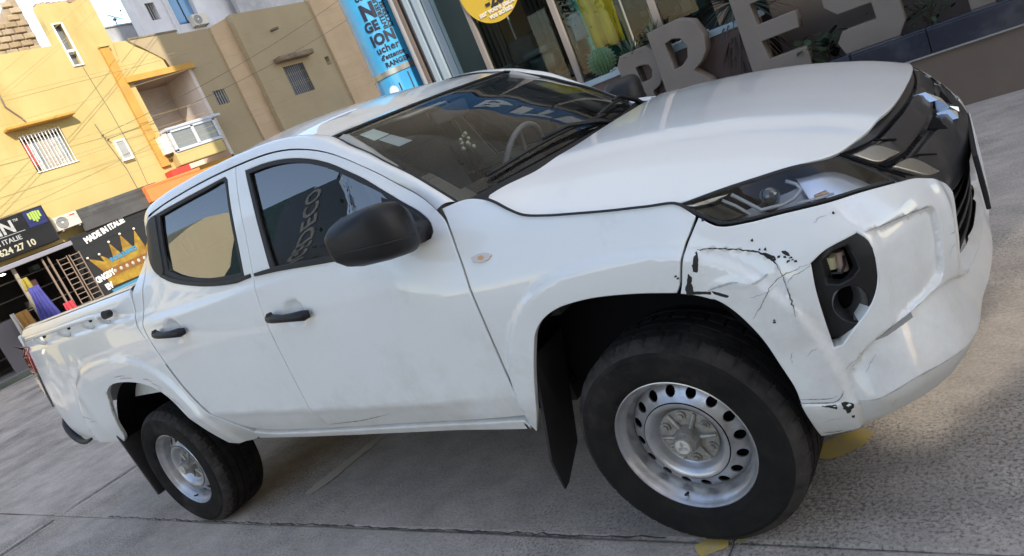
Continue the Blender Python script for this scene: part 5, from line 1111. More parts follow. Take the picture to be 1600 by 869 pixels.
# ----------------------------------------------------------------- headlights
for mir in (False,True):
    hl=thing('x','', '') if False else None
    hout=[(.236,1.068),(.34,1.068),(.464,1.060),(.621,1.052),(.785,1.030),(.842,.971),(.868,.924),(.729,.950),(.602,.962),(.49,.971),(.40,.978),(.330,.992),(.290,1.024)]
    house=panel('headlight',cst(-.060),hout,mat('lamp_inner',(.50,.52,.55),rough=.3,metal=.15),T,(),.03,depth=.004,gap=0,mir=mir)
    def Q(s,z,o):
        p,n=PN(np.array([s]),np.array([z]));q=p[0]+n[0]*o;return Vector(q*(MIRp if mir else 1))
    panel('lamp_surround',cst(-.004),hout,RUB,house,[[(.250,1.0645),(.34,1.0610),(.464,1.0520),(.621,1.044),(.776,1.022),(.828,.970),(.848,.934),(.729,.956),(.602,.968),(.49,.977),(.40,.984),(.335,.998),(.298,1.028)]],.05,depth=.055,bev=.002,gap=.0,mir=mir)
    panel('lens',cst(-.004),[(.248,1.066),(.34,1.062),(.464,1.053),(.621,1.045),(.778,1.023),(.830,.970),(.850,.933),(.729,.955),(.602,.967),(.49,.976),(.40,.983),(.334,.997),(.296,1.028)],LENS,house,(),.03,depth=.003,gap=0,mir=mir)
    panel('reflector_bowl',cst(-.040),[(.580,1.045),(.77,1.022),(.825,.970),(.845,.937),(.72,.958),(.59,.972)],mat('silver_bowl',(.66,.68,.72),rough=.22,metal=.6),house,(),.03,depth=.01,mir=mir)
    panel('dark_bowl',cst(-.035),[(.26,1.052),(.37,1.045),(.42,1.00),(.345,1.000),(.305,1.026)],BLKG,house,(),.03,depth=.01,mir=mir)
    panel('lamp_brow',cst(-.014),[(.255,1.063),(.34,1.059),(.37,1.052),(.33,1.045),(.27,1.053)],REFL,house,(),.03,depth=.01,mir=mir)
    m_=MB();m_.tube([Q(.375,1.050,-.02),Q(.405,1.026,-.02),Q(.440,.995,-.02),Q(.50,.990,-.02),Q(.540,.995,-.02),Q(.572,1.008,-.02),Q(.565,1.022,-.02),Q(.535,1.036,-.02)],.0050,6);m_.build('running_light',mat('white_light_guide',(.85,.86,.87),rough=.3),house,True)
    m_=MB();m_.tube([Q(.350,1.046,-.022),Q(.38,1.024,-.022),Q(.415,.992,-.022)],.0040,6);m_.build('running_light',mat('white_light_guide',(.85,.86,.87),rough=.3),house,True)
    m_=MB();m_.tube([Q(.54,.982,-.018),Q(.61,.976,-.018),Q(.67,.972,-.018)],.0040,6);m_.build('running_light',mat('white_light_guide',(.85,.86,.87),rough=.3),house,True)
    panel('amber_reflector',cst(-.022),[(.605,.990),(.66,.990),(.67,.975),(.605,.980)],AMB,house,(),.03,depth=.01,mir=mir)
    m_=MB();m_.cyl(Q(.466,1.017,-.055),Q(.470,1.018,-.018),.027,.025,24);m_.build('lamp_projector',BLKG,house,True,40)
    m_=MB();c0=Q(.470,1.018,-.018);m_.ball(c0,.022,20,(1,1,1));m_.build('projector_lens',mat('projector_glass',(.05,.055,.06),rough=.03,coat=1),house,True)
    # side marker
    panel('side_marker',cst(.007),[(-.464,1.078),(-.432,1.083),(-.395,1.076),(-.384,1.067),(-.40,1.058),(-.43,1.055),(-.46,1.063)],mat('marker_lens',(.62,.55,.50),rough=.15,coat=1),T,(),.02,depth=.008,bev=.003,gap=0,mir=mir)
    panel('marker_bulb',cst(.0085),[(-.436,1.074),(-.42,1.076),(-.41,1.068),(-.42,1.062),(-.436,1.066)],AMB,T,(),.02,depth=.004,bev=.001,gap=0,mir=mir)
    # door handles
    for cx,cz in ((-1.407,1.054),(-2.29,1.120)):
        pts=[Q(cx-.120,cz+.009,.010),Q(cx-.108,cz+.010,.026),Q(cx-.06,cz+.006,.040),Q(cx,cz-.001,.044),Q(cx+.06,cz-.006,.040),Q(cx+.105,cz-.010,.030),Q(cx+.120,cz-.011,.010)]
        m_=MB();m_.tube(pts,[.014,.020,.018,.016,.018,.021,.014],10);h_=m_.build('door_handle',BLK,T,True)
        m_=MB();m_.cyl(Q(cx-.085,cz+.022,.03),Q(cx-.085,cz+.022,.048),.012,.010,14);m_.build('key_cap',BLK,h_,True,40)
# ----------------------------------------------------------------- roof, windscreen, cowl
def rz(x,y):
    x=np.asarray(x,float);e=_pch([(-2.56,1.575),(-2.50,1.655),(-2.42,1.685),(-2.25,1.705),(-2.0,1.711),(-1.7,1.709),(-1.5,1.700),(-1.36,1.688),(-1.19,1.653),(-1.10,1.625),(-1.0,1.60)][::1],x)
    return e-.006+ .046*(1-(np.abs(y)/.60)**2.2)*sst(-1.05,-1.75,x)+ .006*(1-(np.abs(y)/.60)**2)
def RF(x,y): return np.stack([x,y,rz(x,y)],-1)
def fx(y): return -1.072+.060*(1-(np.abs(y)/.6)**2)
ys=np.linspace(-.600,.600,17)
ro=[(fx(y),y) for y in ys]+[(-1.25,.602),(-1.5,.603),(-1.9,.604),(-2.3,.602),(-2.46,.59),(-2.52,.54)]+[(-2.56,.3),(-2.57,0),(-2.56,-.3)]+[(-2.52,-.54),(-2.46,-.59),(-2.3,-.602),(-1.9,-.604),(-1.5,-.603),(-1.25,-.602)]
roof=panel('roof',RF,ro,PAINT,T,(),.04,depth=.03,bev=.004,gap=.0)
for mir in (False,True):
    m_=MB();L=res3([(x,y*(1 if not mir else -1),z) for x,y,z in wsedge[7:]],30)
    m_.tube([(p[0],p[1]*1.0,p[2]-.006) for p in L],.0065,6);m_.build('roof_gutter_seal',RUB,T,True)
# windscreen: rows from base to top, bowed forward in the middle
E1=res3(wsedge[:8],14);rows=[];rows2=[]
for i in range(14):
    x,y,z=E1[i];t=i/13;bow=.235*(1-t)+.060*t;row=[]
    for k in range(25):
        v=-1+2*k/24;xx=x+bow*(1-abs(v)**2.0)-(.004);zz=z-.006+(.018*(1-t)+.004*t)*(1-v*v)
        row.append((xx,y*-v*-1 if False else v*abs(y),zz))
    rows.append(row)
ws=grid('windscreen',rows,WSG,T,True)
# black ceramic border on the screen edge
def wsp(u,v,off=.0015):  # u 0..1 across, v 0..1 up
    Rr=np.array(rows);i=v*13;j=u*24;i0=min(12,int(i));j0=min(23,int(j));a=i-i0;b=j-j0
    p=(Rr[i0,j0]*(1-a)*(1-b)+Rr[i0+1,j0]*a*(1-b)+Rr[i0,j0+1]*(1-a)*b+Rr[i0+1,j0+1]*a*b);return Vector(p)+Vector((.55,0,.83))*off
def wstrip(name,pa,pb,m,par,off=-.008):
    V=[];n=len(pa)
    for a,b in zip(pa,pb): V+=[wsp(*a,off),wsp(*b,off)]
    return raw(name,V,[(2*i,2*i+2,2*i+3,2*i+1) for i in range(n-1)],m,par)
K=20
wstrip('screen_border',[(0,k/K) for k in range(K+1)],[(.040,k/K) for k in range(K+1)],BLKG,ws)
wstrip('screen_border',[(1,k/K) for k in range(K+1)],[(.960,k/K) for k in range(K+1)],BLKG,ws)
wstrip('screen_border',[(k/K,0) for k in range(K+1)],[(k/K,.09) for k in range(K+1)],BLKG,ws)
wstrip('screen_border',[(k/K,1) for k in range(K+1)],[(k/K,.955) for k in range(K+1)],BLKG,ws)
m_=MB();L=[wsp(0,k/K,.004) for k in range(K+1)]+[wsp(k/K,1,.003) for k in range(K+1)]+[wsp(1,1-k/K,.004) for k in range(K+1)]
m_.tube(L,.0075,6);m_.build('screen_seal',RUB,ws,True)
# cowl between hood and screen
def cow(k,t):
    v=-1+2*k/24;Bx=np.interp(abs(v)*.74,[0,.25,.395,.48,.549,.62,.70,.74],[-.225,-.232,-.250,-.286,-.329,-.385,-.44,-.47]);p=np.array(rows[0][k]);q=np.array([Bx-.01,v*.745,HZ(Bx,v*.745)-.018])
    p=p+np.array([0,0,-.006]);r=p*(1-t)+q*t;r[2]-=.030*math.sin(math.pi*t);return tuple(r)
grid('cowl',[[cow(k,t) for k in range(25)] for t in (0,.15,.35,.6,.85,1)],BLK,T,True)
for k in range(24):
    v=.07+k*.035
    a=Vector(cow(24-int(0),.5))
m_=MB()
for k in range(2,23):
    for q in range(3):
        a=Vector(cow(k,.45))+Vector((0,(q-1)*.02,.003));b=Vector(cow(k,.80))+Vector((0,(q-1)*.02,.004));m_.cyl(a,b,.003,n=5)
tag(m_.build('cowl_ribs',BLK,T),kind='stuff')
for (a,b,c) in (((.90,.02),(.50,-.0),.0),((.52,.03),(.09,.045),.0)):
    wp=MB();n=14
    pts=[wsp(a[0]+(b[0]-a[0])*i/n,max(0,.03+.055*math.sin(math.pi*i/n)*.6+.02*(i/n)),.016) for i in range(n+1)]
    wp.tube(pts,.0065,6);o_=wp.build('wiper_blade',RUB,T,True)
    wp=MB();piv=Vector(cow(int(24*a[0]) if a[0]<.95 else 22,.45))+Vector((0,0,.02));wp.tube([piv,piv+(pts[5]-piv)*.3+Vector((0,0,.018)),pts[5]+Vector((0,0,.014)),pts[8]+Vector((0,0,.010))],[.015,.011,.008,.006],8);wp.ball(piv,.019,12);wp.build('wiper_arm',BLK,o_,True)
# ----------------------------------------------------------------- mirrors
for mir in (False,True):
    sgn=1 if mir else -1
    def mk(x,y,z):return Vector((x,y*sgn,z))
    secs=[]
    # stations outward from the door: (y, x0,x1,z0,z1)
    for y,x0,x1,z0,z1 in ((.862,-.68,-.62,1.20,1.26),(.880,-.735,-.595,1.172,1.310),(.92,-.755,-.572,1.162,1.338),(.97,-.780,-.565,1.168,1.350),(1.02,-.798,-.585,1.180,1.350),(1.055,-.802,-.630,1.196,1.338),(1.08,-.795,-.68,1.220,1.320),(1.09,-.78,-.72,1.240,1.300)):
        cx,cz=(x0+x1)/2,(z0+z1)/2;hx,hz=(x1-x0)/2,(z1-z0)/2;ring_=[]
        for k in range(24):
            a=2*math.pi*k/24;c_,s_=math.cos(a),math.sin(a);e=.50
            px=cx+hx*abs(c_)**e*(1 if c_>0 else -1);pz=cz+hz*abs(s_)**e*(1 if s_>0 else -1)
            ring_.append(mk(px-.02*(1 if False else 0),y,pz+(y-.95)*.02))
        secs.append(ring_)
    V=[v for s_ in secs for v in s_];F=[(a*24+k,a*24+(k+1)%24,(a+1)*24+(k+1)%24,(a+1)*24+k) for a in range(len(secs)-1) for k in range(24)]+[tuple(range(24)),tuple(range((len(secs)-1)*24,len(secs)*24))]
    m_=MB();m_.poly(V,F);mh=m_.build('wing_mirror',BLK,T,True,60)
    bv=mh.modifiers.new('b','BEVEL');bv.width=.008;bv.segments=3;bv.limit_method='ANGLE';bv.angle_limit=R(35)
    m_=MB();m_.tube([mk(-.660,.80,1.200),mk(-.645,.86,1.205),mk(-.650,.93,1.215)],[.040,.034,.030],12);m_.build('mirror_arm',BLK,mh,True)
    m_=MB();m_.box(-.806,-.802,*sorted((sgn*.95,sgn*1.05)),1.215,1.315,bev=.001);m_.build('mirror_glass',CHR,mh)
    m_=MB();m_.tube([mk(-.600,.885,1.216),mk(-.568,.93,1.216),mk(-.566,.98,1.222),mk(-.590,1.03,1.232),mk(-.66,1.075,1.245),mk(-.74,1.094,1.255)],.003,5);m_.build('mirror_seam',RUB,mh,True)
# ----------------------------------------------------------------- wheels
def tyre_prof():
    # radius, offset inwards (0 = outer face of the rim, positive = towards the car)
    return [(.205,.020),(.214,.006),(.222,-.004),(.232,-.013),(.244,-.018),(.246,-.0175),(.262,-.022),(.285,-.023),(.305,-.019),(.309,-.0205),(.322,-.014),(.334,-.005),(.344,.006),(.350,.016),(.353,.024),(.3545,.036),(.355,.052),(.347,.054),(.347,.062),(.355,.064),(.3565,.080),(.357,.094),(.348,.096),(.348,.104),(.357,.106),(.3565,.122),(.355,.138),(.347,.140),(.347,.148),(.355,.150),(.3555,.166),(.355,.185),(.347,.187),(.347,.195),(.3545,.197),(.352,.222),(.348,.238),(.335,.252),(.31,.262),(.27,.262),(.205,.22)]
def wheel(cx,yy,mir):
    sg=1 if mir else -1
    w_=bpy.data.objects.new('wheel',None);COL.objects.link(w_);w_.parent=T
    # offset inwards maps to +y on the right side
    def conv(V): return [(x,(yy - y)*1.0 if mir else (-yy+y),z) for x,y,z in V]
    def grooves(i,k):
        r=0
        if 11<=i<=15 and k%7 in (0,): r=-.007 if i>=13 else -.004
        if 29<=i<=31 and k%7==3: r=-.007
        if i in (19,20,24,25) and k%11 in (0,): r=-.004
        return r
    V,F=lathe([(r,y) for r,y in tyre_prof()],280,c=(cx,0,.357),mod=grooves)
    V=[(x,y,z if z>.004 else .004+(z-.004)*.1) for x,y,z in V]
    m_=MB();m_.poly(conv(V),F);ty=m_.build('tyre',[TYRE,SCUFF],w_,True,38)
    for pf in ty.data.polygons:
        c_=pf.center;rr=math.hypot(c_.x-cx,c_.z-.357)
        if .2465<rr<.2475 or (.318<rr<.352 and abs(abs(c_.y)-.85)<.04): pf.material_index=1
    # rim barrel and lip
    V,F=lathe([(.205,.022),(.2115,.004),(.2165,-.003),(.2195,-.002),(.2195,.001),(.213,.004),(.208,.012),(.2045,.018),(.196,.024),(.1935,.036),(.190,.045),(.186,.056),(.184,.085),(.184,.19)],96,c=(cx,0,.357));m_=MB();m_.poly(conv(V),F);m_.build('rim',STEEL,w_,True,50)
    # disc face with sixteen holes: built once in (angle*r, r)
    prof=[(.030,.062),(.044,.060),(.060,.058),(.092,.060),(.099,.054),(.106,.040),(.113,.030),(.122,.024),(.131,.024),(.138,.030),(.143,.036),(.152,.041),(.162,.046),(.172,.052),(.180,.060),(.186,.072)]
    pr=np.array(prof)
    def DF(u,v):
        a=u/.16+cx*1.3;r=v;d=np.interp(r,pr[:,0],pr[:,1])
        return np.stack([cx+r*np.cos(a),(-yy+d) if not mir else (yy-d),.357+r*np.sin(a)],-1)
    Lc=2*math.pi*.16;n=16;sec=Lc/n
    hole=[(.0158*math.cos(t),.1615+.0162*math.sin(t)) for t in np.linspace(0,2*math.pi,15)[:-1]]
    allV=[];allF=[]
    # one sector as a template
    loops=np.array([(-sec/2+sec*i/6,.134) for i in range(6)]+[(sec/2,.134+.052*i/4) for i in range(4)]+[(sec/2-sec*i/6,.186) for i in range(6)]+[(-sec/2,.186-.052*i/4) for i in range(4)])
    hl_=np.array(hole);pts=[tuple(p) for p in loops]+[tuple(p) for p in hl_];ed=[(i,(i+1)%20) for i in range(20)]+[(20+i,20+(i+1)%14) for i in range(14)]
    hl2=[(.0205*math.cos(t),.1615+.0205*math.sin(t)) for t in np.linspace(0,2*math.pi,15)[:-1]];pts+=hl2
    rr=delaunay_2d_cdt([Vector(p) for p in pts],ed,[],0,1e-7);V2=np.array([tuple(v) for v in rr[0]]);tri=[f for f in rr[2] if not inpoly(V2[list(f)].mean(0)[None],hl_)[0]]
    for k in range(n):
        b=len(allV);Q_=DF(V2[:,0]+k*sec,V2[:,1]);allV+=[tuple(q) for q in Q_];allF+=[tuple(b+i for i in f) for f in tri]
        b=len(allV);Q_=DF(hl_[:,0]+k*sec,hl_[:,1]);Q2=Q_+np.array([0,(.006 if not mir else -.006),0]);allV+=[tuple(q) for q in Q_]+[tuple(q) for q in Q2];allF+=[(b+i,b+(i+1)%14,b+14+(i+1)%14,b+14+i) for i in range(14)]
    m_=MB();m_.poly(allV,allF);bmesh.ops.remove_doubles(m_.bm,verts=m_.bm.verts[:],dist=.0004);dsk=m_.build('wheel_disc',STEEL,w_,True,45)
    V,F=lathe([p for p in prof if p[0]<=.137],64,c=(cx,0,.357));m_=MB();m_.poly(conv(V),F);m_.build('wheel_dish',STEEL,w_,True,50)
    V,F=lathe([(.002,.0545),(.092,.0545)],48,c=(cx,0,.357));m_=MB();m_.poly(conv(V),F)
    Y=lambda d:(-yy+d) if not mir else (yy-d)
    for k in range(6):
        a=math.pi/6+k*math.pi/3+cx
        c_=(cx+.074*math.cos(a),.357+.074*math.sin(a))
        m_.cyl((c_[0],Y(.056),c_[1]),(c_[0],Y(.047),c_[1]),.016,.014,18)
        a2=a+math.pi/6
        m_.cyl((cx+.034*math.cos(a2),Y(.048),.357+.034*math.sin(a2)),(cx+.088*math.cos(a2),Y(.052),.357+.088*math.sin(a2)),.008,.006,8)
    m_.build('hub_plate',HUBG,w_,True,40)
    for k in range(6):
        a=math.pi/6+k*math.pi/3+cx;c_=(cx+.074*math.cos(a),.357+.074*math.sin(a))
        m_=MB();m_.cyl((c_[0],Y(.048),c_[1]),(c_[0],Y(.040),c_[1]),.0095,.0085,6);m_.build('wheel_nut',HUBG,w_)
    m_=MB();m_.cyl((cx,Y(.056),.357),(cx,Y(.014),.357),.043,.037,8);m_.cyl((cx,Y(.014),.357),(cx,Y(-.006),.357),.035,.029,24);m_.build('hub_cap',HUBG,w_,True,35)
    m_=MB();m_.cyl((cx,Y(-.0055),.357),(cx,Y(-.0075),.357),.024,.023,24);m_.build('cap_face',mat('cap_face_pale',(.62,.60,.54),rough=.45,metal=.3,var=.25,vscale=60),w_,True,40)
    m_=MB()
    for a in (90,210,330):
        q=[(0,0),(.010,.006),(.020,0),(.010,-.006)];ca,sa=math.cos(R(a)),math.sin(R(a))
        pp=[(cx+p*ca-r_*sa,.357+p*sa+r_*ca) for p,r_ in q];m_.poly([(a_,Y(-.0085),b_) for a_,b_ in pp]+[(a_,Y(-.004),b_) for a_,b_ in pp],[(0,1,2,3)]+[(i,(i+1)%4,(i+1)%4+4,i+4) for i in range(4)])
    m_.build('hub_emblem',STEEL,w_)
    V,F=lathe([(.002,.075),(.184,.075)],24,c=(cx,0,.357));m_=MB();m_.poly(conv(V),F);m_.cyl((cx,Y(.08),.357),(cx,Y(.19),.357),.15,.15,24);m_.build('brake_drum',DARK,w_)
    a=2.2;m_=MB();m_.cyl((cx+.199*math.cos(-1.9),Y(.03),.357+.199*math.sin(-1.9)),(cx+.188*math.cos(-1.9),Y(.005),.357+.188*math.sin(-1.9)),.005,.004,8);m_.build('valve_stem',RUB,w_)
for mir in (False,True):
    wheel(0.0,.853,mir);wheel(-3.0,.853,mir)
    s1=1 if mir else -1
    # wheel wells
    for cx,r in ((-.03,.535),(-2.95,.56)):
        V,F=lathe([(r,0),(r,.44)],28,c=(cx,(-.852 if not mir else .412),.38),a0=.36 if cx<-1 else .12,a1=math.pi-.36)
        m_=MB();m_.poly(V,F);m_.build('wheel_well',DARK,T)
        m_=MB();m_.box(cx-.53,cx+.53,*sorted((s1*.38,s1*.40)),.25,1.0);m_.build('well_inner_wall',DARK,T)
    # mud flaps
    m_=MB();z0=.170
    m_.poly([(-.375,s1*.868,.72),(-.39,s1*.660,.72),(-.490,s1*.868,.33),(-.49,s1*.700,.30),(-.385,s1*.870,.72),(-.40,s1*.660,.72),(-.500,s1*.868,.33),(-.50,s1*.700,.30),(-.545,s1*.800,z0),(-.540,s1*.775,z0+.01),(-.553,s1*.800,z0),(-.550,s1*.775,z0+.01)],[(0,1,3,2),(4,6,7,5),(0,2,6,4),(1,5,7,3),(2,3,9,8),(6,10,11,7),(2,8,10,6),(3,7,11,9),(8,9,11,10)]);m_.build('mud_flap',mat('mudflap_rubber',(.018,.018,.02),rough=.5,col2=(.03,.028,.026),vscale=10),T)
    m_=MB();m_.box(-3.455,-3.44,*sorted((s1*.62,s1*.875)),.20,.62,M=Matrix.Translation((-3.45,0,.4))@Matrix.Rotation(R(-12),4,'Y')@Matrix.Translation((3.45,0,-.4)),bev=.004);m_.build('mud_flap',mat('mudflap_rubber',(.018,.018,.02)),T)
# ----------------------------------------------------------------- underbody, inner shells
m_=MB();m_.box(-2.3,-.45,-.66,.66,.44,.52);m_.box(-4.15,.45,-.42,-.32,.42,.54);m_.box(-4.15,.45,.32,.42,.42,.54);m_.box(-3.06,-2.94,-.7,.7,.30,.42);m_.ball((-3,.0,.36),.15,14);m_.box(-.06,.06,-.7,.7,.32,.40);m_.box(-1.6,-.6,-.25,.25,.30,.42);m_.build('underbody',UND,T)
m_=MB();m_.box(-.45,.56,-.62,.62,.45,.95);m_.build('engine_bay',DARK,T)
m_=MB();m_.tube([(-3.2,-.42,.50),(-3.3,-.55,.40),(-3.45,-.6,.36)],.03,10);m_.cyl((-2.9,-.55,.35),(-3.25,-.60,.75),.025,n=10);m_.build('suspension',UND,T,True)
# dark shells close the joints between panels
for mir in (False,True):
    outl=[(-2.18,.50),(-2.56,1.10),(-2.55,1.30),(-2.40,1.60),(-2.2,1.64),(-1.6,1.65),(-1.2,1.61),(-.95,1.5),(-.60,1.22),(-.46,1.10),(-.46,.50)]
    panel('door_inner_shell',cst(-.05),[(-2.18,.50),(-2.56,1.10),(-2.55,1.22),(-1.6,1.20),(-.56,1.15),(-.46,1.10),(-.46,.50)],DARK,T,(),.08,depth=.01,mir=mir)
    panel('fender_inner_shell',cst(-.04),[(-.52,.9),(-.52,1.19),(-.40,1.21),(-.2,1.13),(.3,1.03),(.3,.9)],DARK,T,(),.08,depth=.01,mir=mir)
    m_=MB();sg=1 if mir else -1;m_.poly([(x-.004,(y+.014)*-sg,HZ(x,y)-.018) for x,y in edge[:16]]+[(x-.004,(y+.014)*-sg,HZ(x,y)-.16) for x,y in edge[:16]],[(i,i+1,i+17,i+16) for i in range(15)]);m_.build('hood_gap_shell',DARK,T)
panel('nose_inner_shell',cst(-.11),[(.22,.80),(.40,.45),(W2-.40,.45),(W2-.22,.80),(W2-.24,1.06),(W2-.8,1.02),(SMID,1.03),(.8,1.02),(.24,1.06)],DARK,T,(),.08,depth=.01)
# ----------------------------------------------------------------- cargo bed
m_=MB()
m_.box(-4.28,-2.60,-.70,.70,.78,.80)
m_.box(-2.63,-2.60,-.74,.74,.78,1.33);m_.box(-4.28,-2.60,-.735,-.705,.78,1.34);m_.box(-4.28,-2.60,.705,.735,.78,1.34);m_.build('bed_box',PAINT,T)
for mir in (False,True):
    sg=-1 if mir else 1
    aa=np.array([tuple(P(s,z)) for s,z in [(-4.285,1.30),(-4.25,1.345),(-4.17,1.362),(-3.9,1.363),(-3.6,1.364),(-3.2,1.364),(-2.9,1.364),(-2.605,1.364)]]);aa=res3(aa,40)
    rows_=[]
    for t,dz_ in ((0,0),(.15,.006),(.5,.009),(.85,.006),(1,-.002),(1.02,-.03)):
        b_=aa.copy();b_[:,1]=aa[:,1]*(1-min(t,1))+np.full(len(aa),-.715)*min(t,1);b_[:,2]+=dz_;rows_.append(b_)
    grid('bed_rail_cap',rows_,mat('bed_rail_lit_cream',(.74,.73,.66),rough=.35,coat=.6,var=.06,vscale=8),T,True,mir=mir,flip=True)  # cream tint paints warm light onto the white rail top
    # rope rail with posts and hooks
    Q=lambda s,z,o:Vector((PN(np.array([s]),np.array([z]),0)[0][0]+PN(np.array([s]),np.array([z]),0)[1][0]*o)*(MIRp if mir else 1))
    mm_=MB();mm_.tube([Q(-3.88,1.298,.052),Q(-3.82,1.306,.062),Q(-3.45,1.303,.064),Q(-3.05,1.303,.062),Q(-2.93,1.302,.058),Q(-2.79,1.292,.045)],.0125,10);rr_=mm_.build('rope_rail',PAINT,T,True)
    for s_ in (-3.74,-3.375,-3.06,-2.86):
        mm_=MB();mm_.tube([Q(s_,1.303,.058),Q(s_,1.288,.058),Q(s_,1.262,.034),Q(s_,1.246,.006)],[.008,.012,.012,.011],8);mm_.build('rail_post',PAINT,rr_,True)
    for s_ in (-3.60,-3.24,-2.96):
        mm_=MB();mm_.ball(Q(s_,1.286,.048),.009,8);mm_.build('rail_screw',BLK,rr_,True)
    mm_=MB();mm_.cyl(Q(-2.785,1.290,.02),Q(-2.775,1.290,.055),.020,.022,12);mm_.build('rail_end_cap',BLK,rr_,True,40)
    # tail lamp
    TL=[(-4.058,1.250),(-4.165,1.258),(-4.282,1.245),(-4.285,1.05),(-4.28,.86),(-4.182,.845),(-4.145,.93),(-4.105,1.01),(-4.072,1.09),(-4.05,1.18)]
    tl=panel('tail_light',cst(.012),[(-4.054,1.250),(-4.165,1.258),(-4.282,1.245),(-4.285,1.095),(-4.073,1.095),(-4.050,1.18)],RED,T,(),.03,depth=.06,bev=.008,gap=.002,mir=mir)
    panel('clear_section',cst(.010),[(-4.076,1.093),(-4.285,1.093),(-4.285,1.05),(-4.28,.86),(-4.182,.848),(-4.145,.93),(-4.105,1.01)],SMK,tl,(),.03,depth=.05,bev=.006,gap=.002,mir=mir)
    for z_b in (1.055,1.00,.945):
        panel('reflector_bar',cst(.0115),[(-4.12-(1.05-z_b)*.3,z_b),(-4.25,z_b),(-4.25,z_b+.014),(-4.11-(1.05-z_b)*.3,z_b+.014)],REFL,tl,(),.03,depth=.004,bev=.002,gap=0,mir=mir)
    for z_b in (1.20,1.15):
        panel('lamp_rib',cst(.0135),[(-4.075,z_b),(-4.27,z_b),(-4.27,z_b+.006),(-4.075,z_b+.006)],mat('dark_red_lens',(.12,.006,.006),rough=.2,coat=1),tl,(),.03,depth=.004,bev=.002,gap=0,mir=mir)
# tailgate and rear bumper
m_=MB();m_.box(-4.325,-4.275,-.77,.77,.72,1.335,bev=.012);tg=m_.build('tailgate',PAINT,T,True,40)
m_=MB();m_.box(-4.335,-4.32,-.16,.16,1.14,1.20,bev=.005);m_.build('tailgate_handle',BLK,tg)
rbl=[(-3.885,-.858,.606),(-3.96,-.860,.592),(-4.06,-.852,.600),(-4.15,-.838,.640),(-4.215,-.815,.700),(-4.265,-.775,.735),(-4.33,-.68,.74),(-4.36,-.45,.74),(-4.37,0,.74)]
rbl=rbl+[(x,-y,z) for x,y,z in rbl[::-1][1:]]
L=res3(rbl,60);m_=MB();m_.tube(L,[.008+.026*min(1,min(i,59-i)/9) for i in range(60)],12);m_.build('rear_bumper',mat('rear_bumper_black',(.014,.014,.015),rough=.5),T,True)
m_=MB();m_.box(-2.66,-2.60,-.60,.60,1.32,1.36,bev=.01);m_.build('bed_front_rail',BLK,T)
# ----------------------------------------------------------------- cab interior
cab=[]
m_=MB();m_.box(-2.50,-.60,-.74,.74,.60,.64);m_.build('cab_floor',DARK,T)
m_=MB()  # rear wall with a window
m_.box(-2.535,-2.50,-.72,.72,.62,1.27);m_.box(-2.535,-2.50,-.62,-.52,1.27,1.62);m_.box(-2.535,-2.50,.52,.62,1.27,1.62);m_.box(-2.535,-2.50,-.62,.62,1.58,1.64);m_.build('cab_rear_wall',TRIMG,T)
m_=MB();m_.box(-2.525,-2.52,-.53,.53,1.26,1.59);m_.build('rear_screen',SDG,T)
grid('headliner',[[(x,y,float(rz(x,y))-.035) for y in np.linspace(-.57,.57,12)] for x in np.linspace(-2.5,-1.12,12)],TRIMG,T,True,flip=True)
def seat(y,x=-1.45,rear=False):
    m_=MB();m_.box(x-.02,x+.50,y-.25,y+.25,.72,.90,bev=.05,seg=3);s_=m_.build('seat',SEATM,T,True,50)
    m_=MB();m_.box(-.07,.07,y-.24,y+.24,0,.64,bev=.05,seg=3,M=Matrix.Translation((x-.02,0,.82))@Matrix.Rotation(R(-17),4,'Y'));m_.build('seat_back',SEATM,s_,True,50)
    m_=MB();m_.box(-.045,.045,y-.13,y+.13,0,.19,bev=.035,seg=3,M=Matrix.Translation((x-.215,0,1.475))@Matrix.Rotation(R(-10),4,'Y'));m_.build('headrest',SEATM,s_,True,50)
seat(-.37);seat(.37)
m_=MB();m_.box(-2.36,-1.92,-.66,.66,.74,.92,bev=.05,seg=3);rs=m_.build('rear_bench',SEATM,T,True,50)
m_=MB();m_.box(-2.46,-2.34,-.66,.66,.85,1.40,bev=.05,seg=3);m_.build('seat_back',SEATM,rs,True,50)
for y in (-.40,.40):
    m_=MB();m_.box(-2.44,-2.36,y-.13,y+.13,1.38,1.52,bev=.03,seg=3);m_.build('headrest',SEATM,rs,True,50)
# dashboard with instrument hood
dp=[(-.88,.78),(-.86,1.02),(-.80,1.115),(-.66,1.165),(-.50,1.185),(-.34,1.205),(-.34,.78)]
m_=MB();m_.prism(dp,-.70,.70,'y');db=m_.build('dashboard',DASH,T)
m_=MB();m_.box(-.90,-.60,.18,.56,1.12,1.22,bev=.04,seg=3);m_.build('instrument_hood',DASH,db,True,50)
m_=MB();m_.box(-.86,-.80,-.14,.14,.98,1.16,bev=.02);m_.build('centre_screen',BLKG,db)
c=Vector((-.985,.37,1.17));ax=Vector((-.90,0,.42)).normalized();a_=ax.orthogonal().normalized();b_=ax.cross(a_)
m_=MB();m_.tube([c+(a_*math.cos(t)+b_*math.sin(t))*.185 for t in np.linspace(0,2*math.pi,33)],.015,8)
for t in (0.0,2.1,4.2): m_.cyl(c-ax*.02,c+(a_*math.cos(t)+b_*math.sin(t))*.18,.014,n=8)
m_.cyl(c-ax*.04,c+ax*.01,.055,.045,16);m_.cyl(c-ax*.02,c-ax*.20,.03,n=10);m_.build('steering_wheel',mat('steering_wheel_grey',(.20,.20,.20),rough=.4),T,True,50)
m_=MB();m_.box(-1.005,-.975,-.125,.125,1.490,1.560,bev=.014,seg=3);m_.cyl((-.98,0,1.53),(-1.0,0,1.585),.010);mi=m_.build('rear_view_mirror',DASH,T,True,50)
m_=MB();m_.box(-1.010,-1.007,-.115,.115,1.498,1.552);m_.build('mirror_glass',CHR,mi)
tag(mi,None)
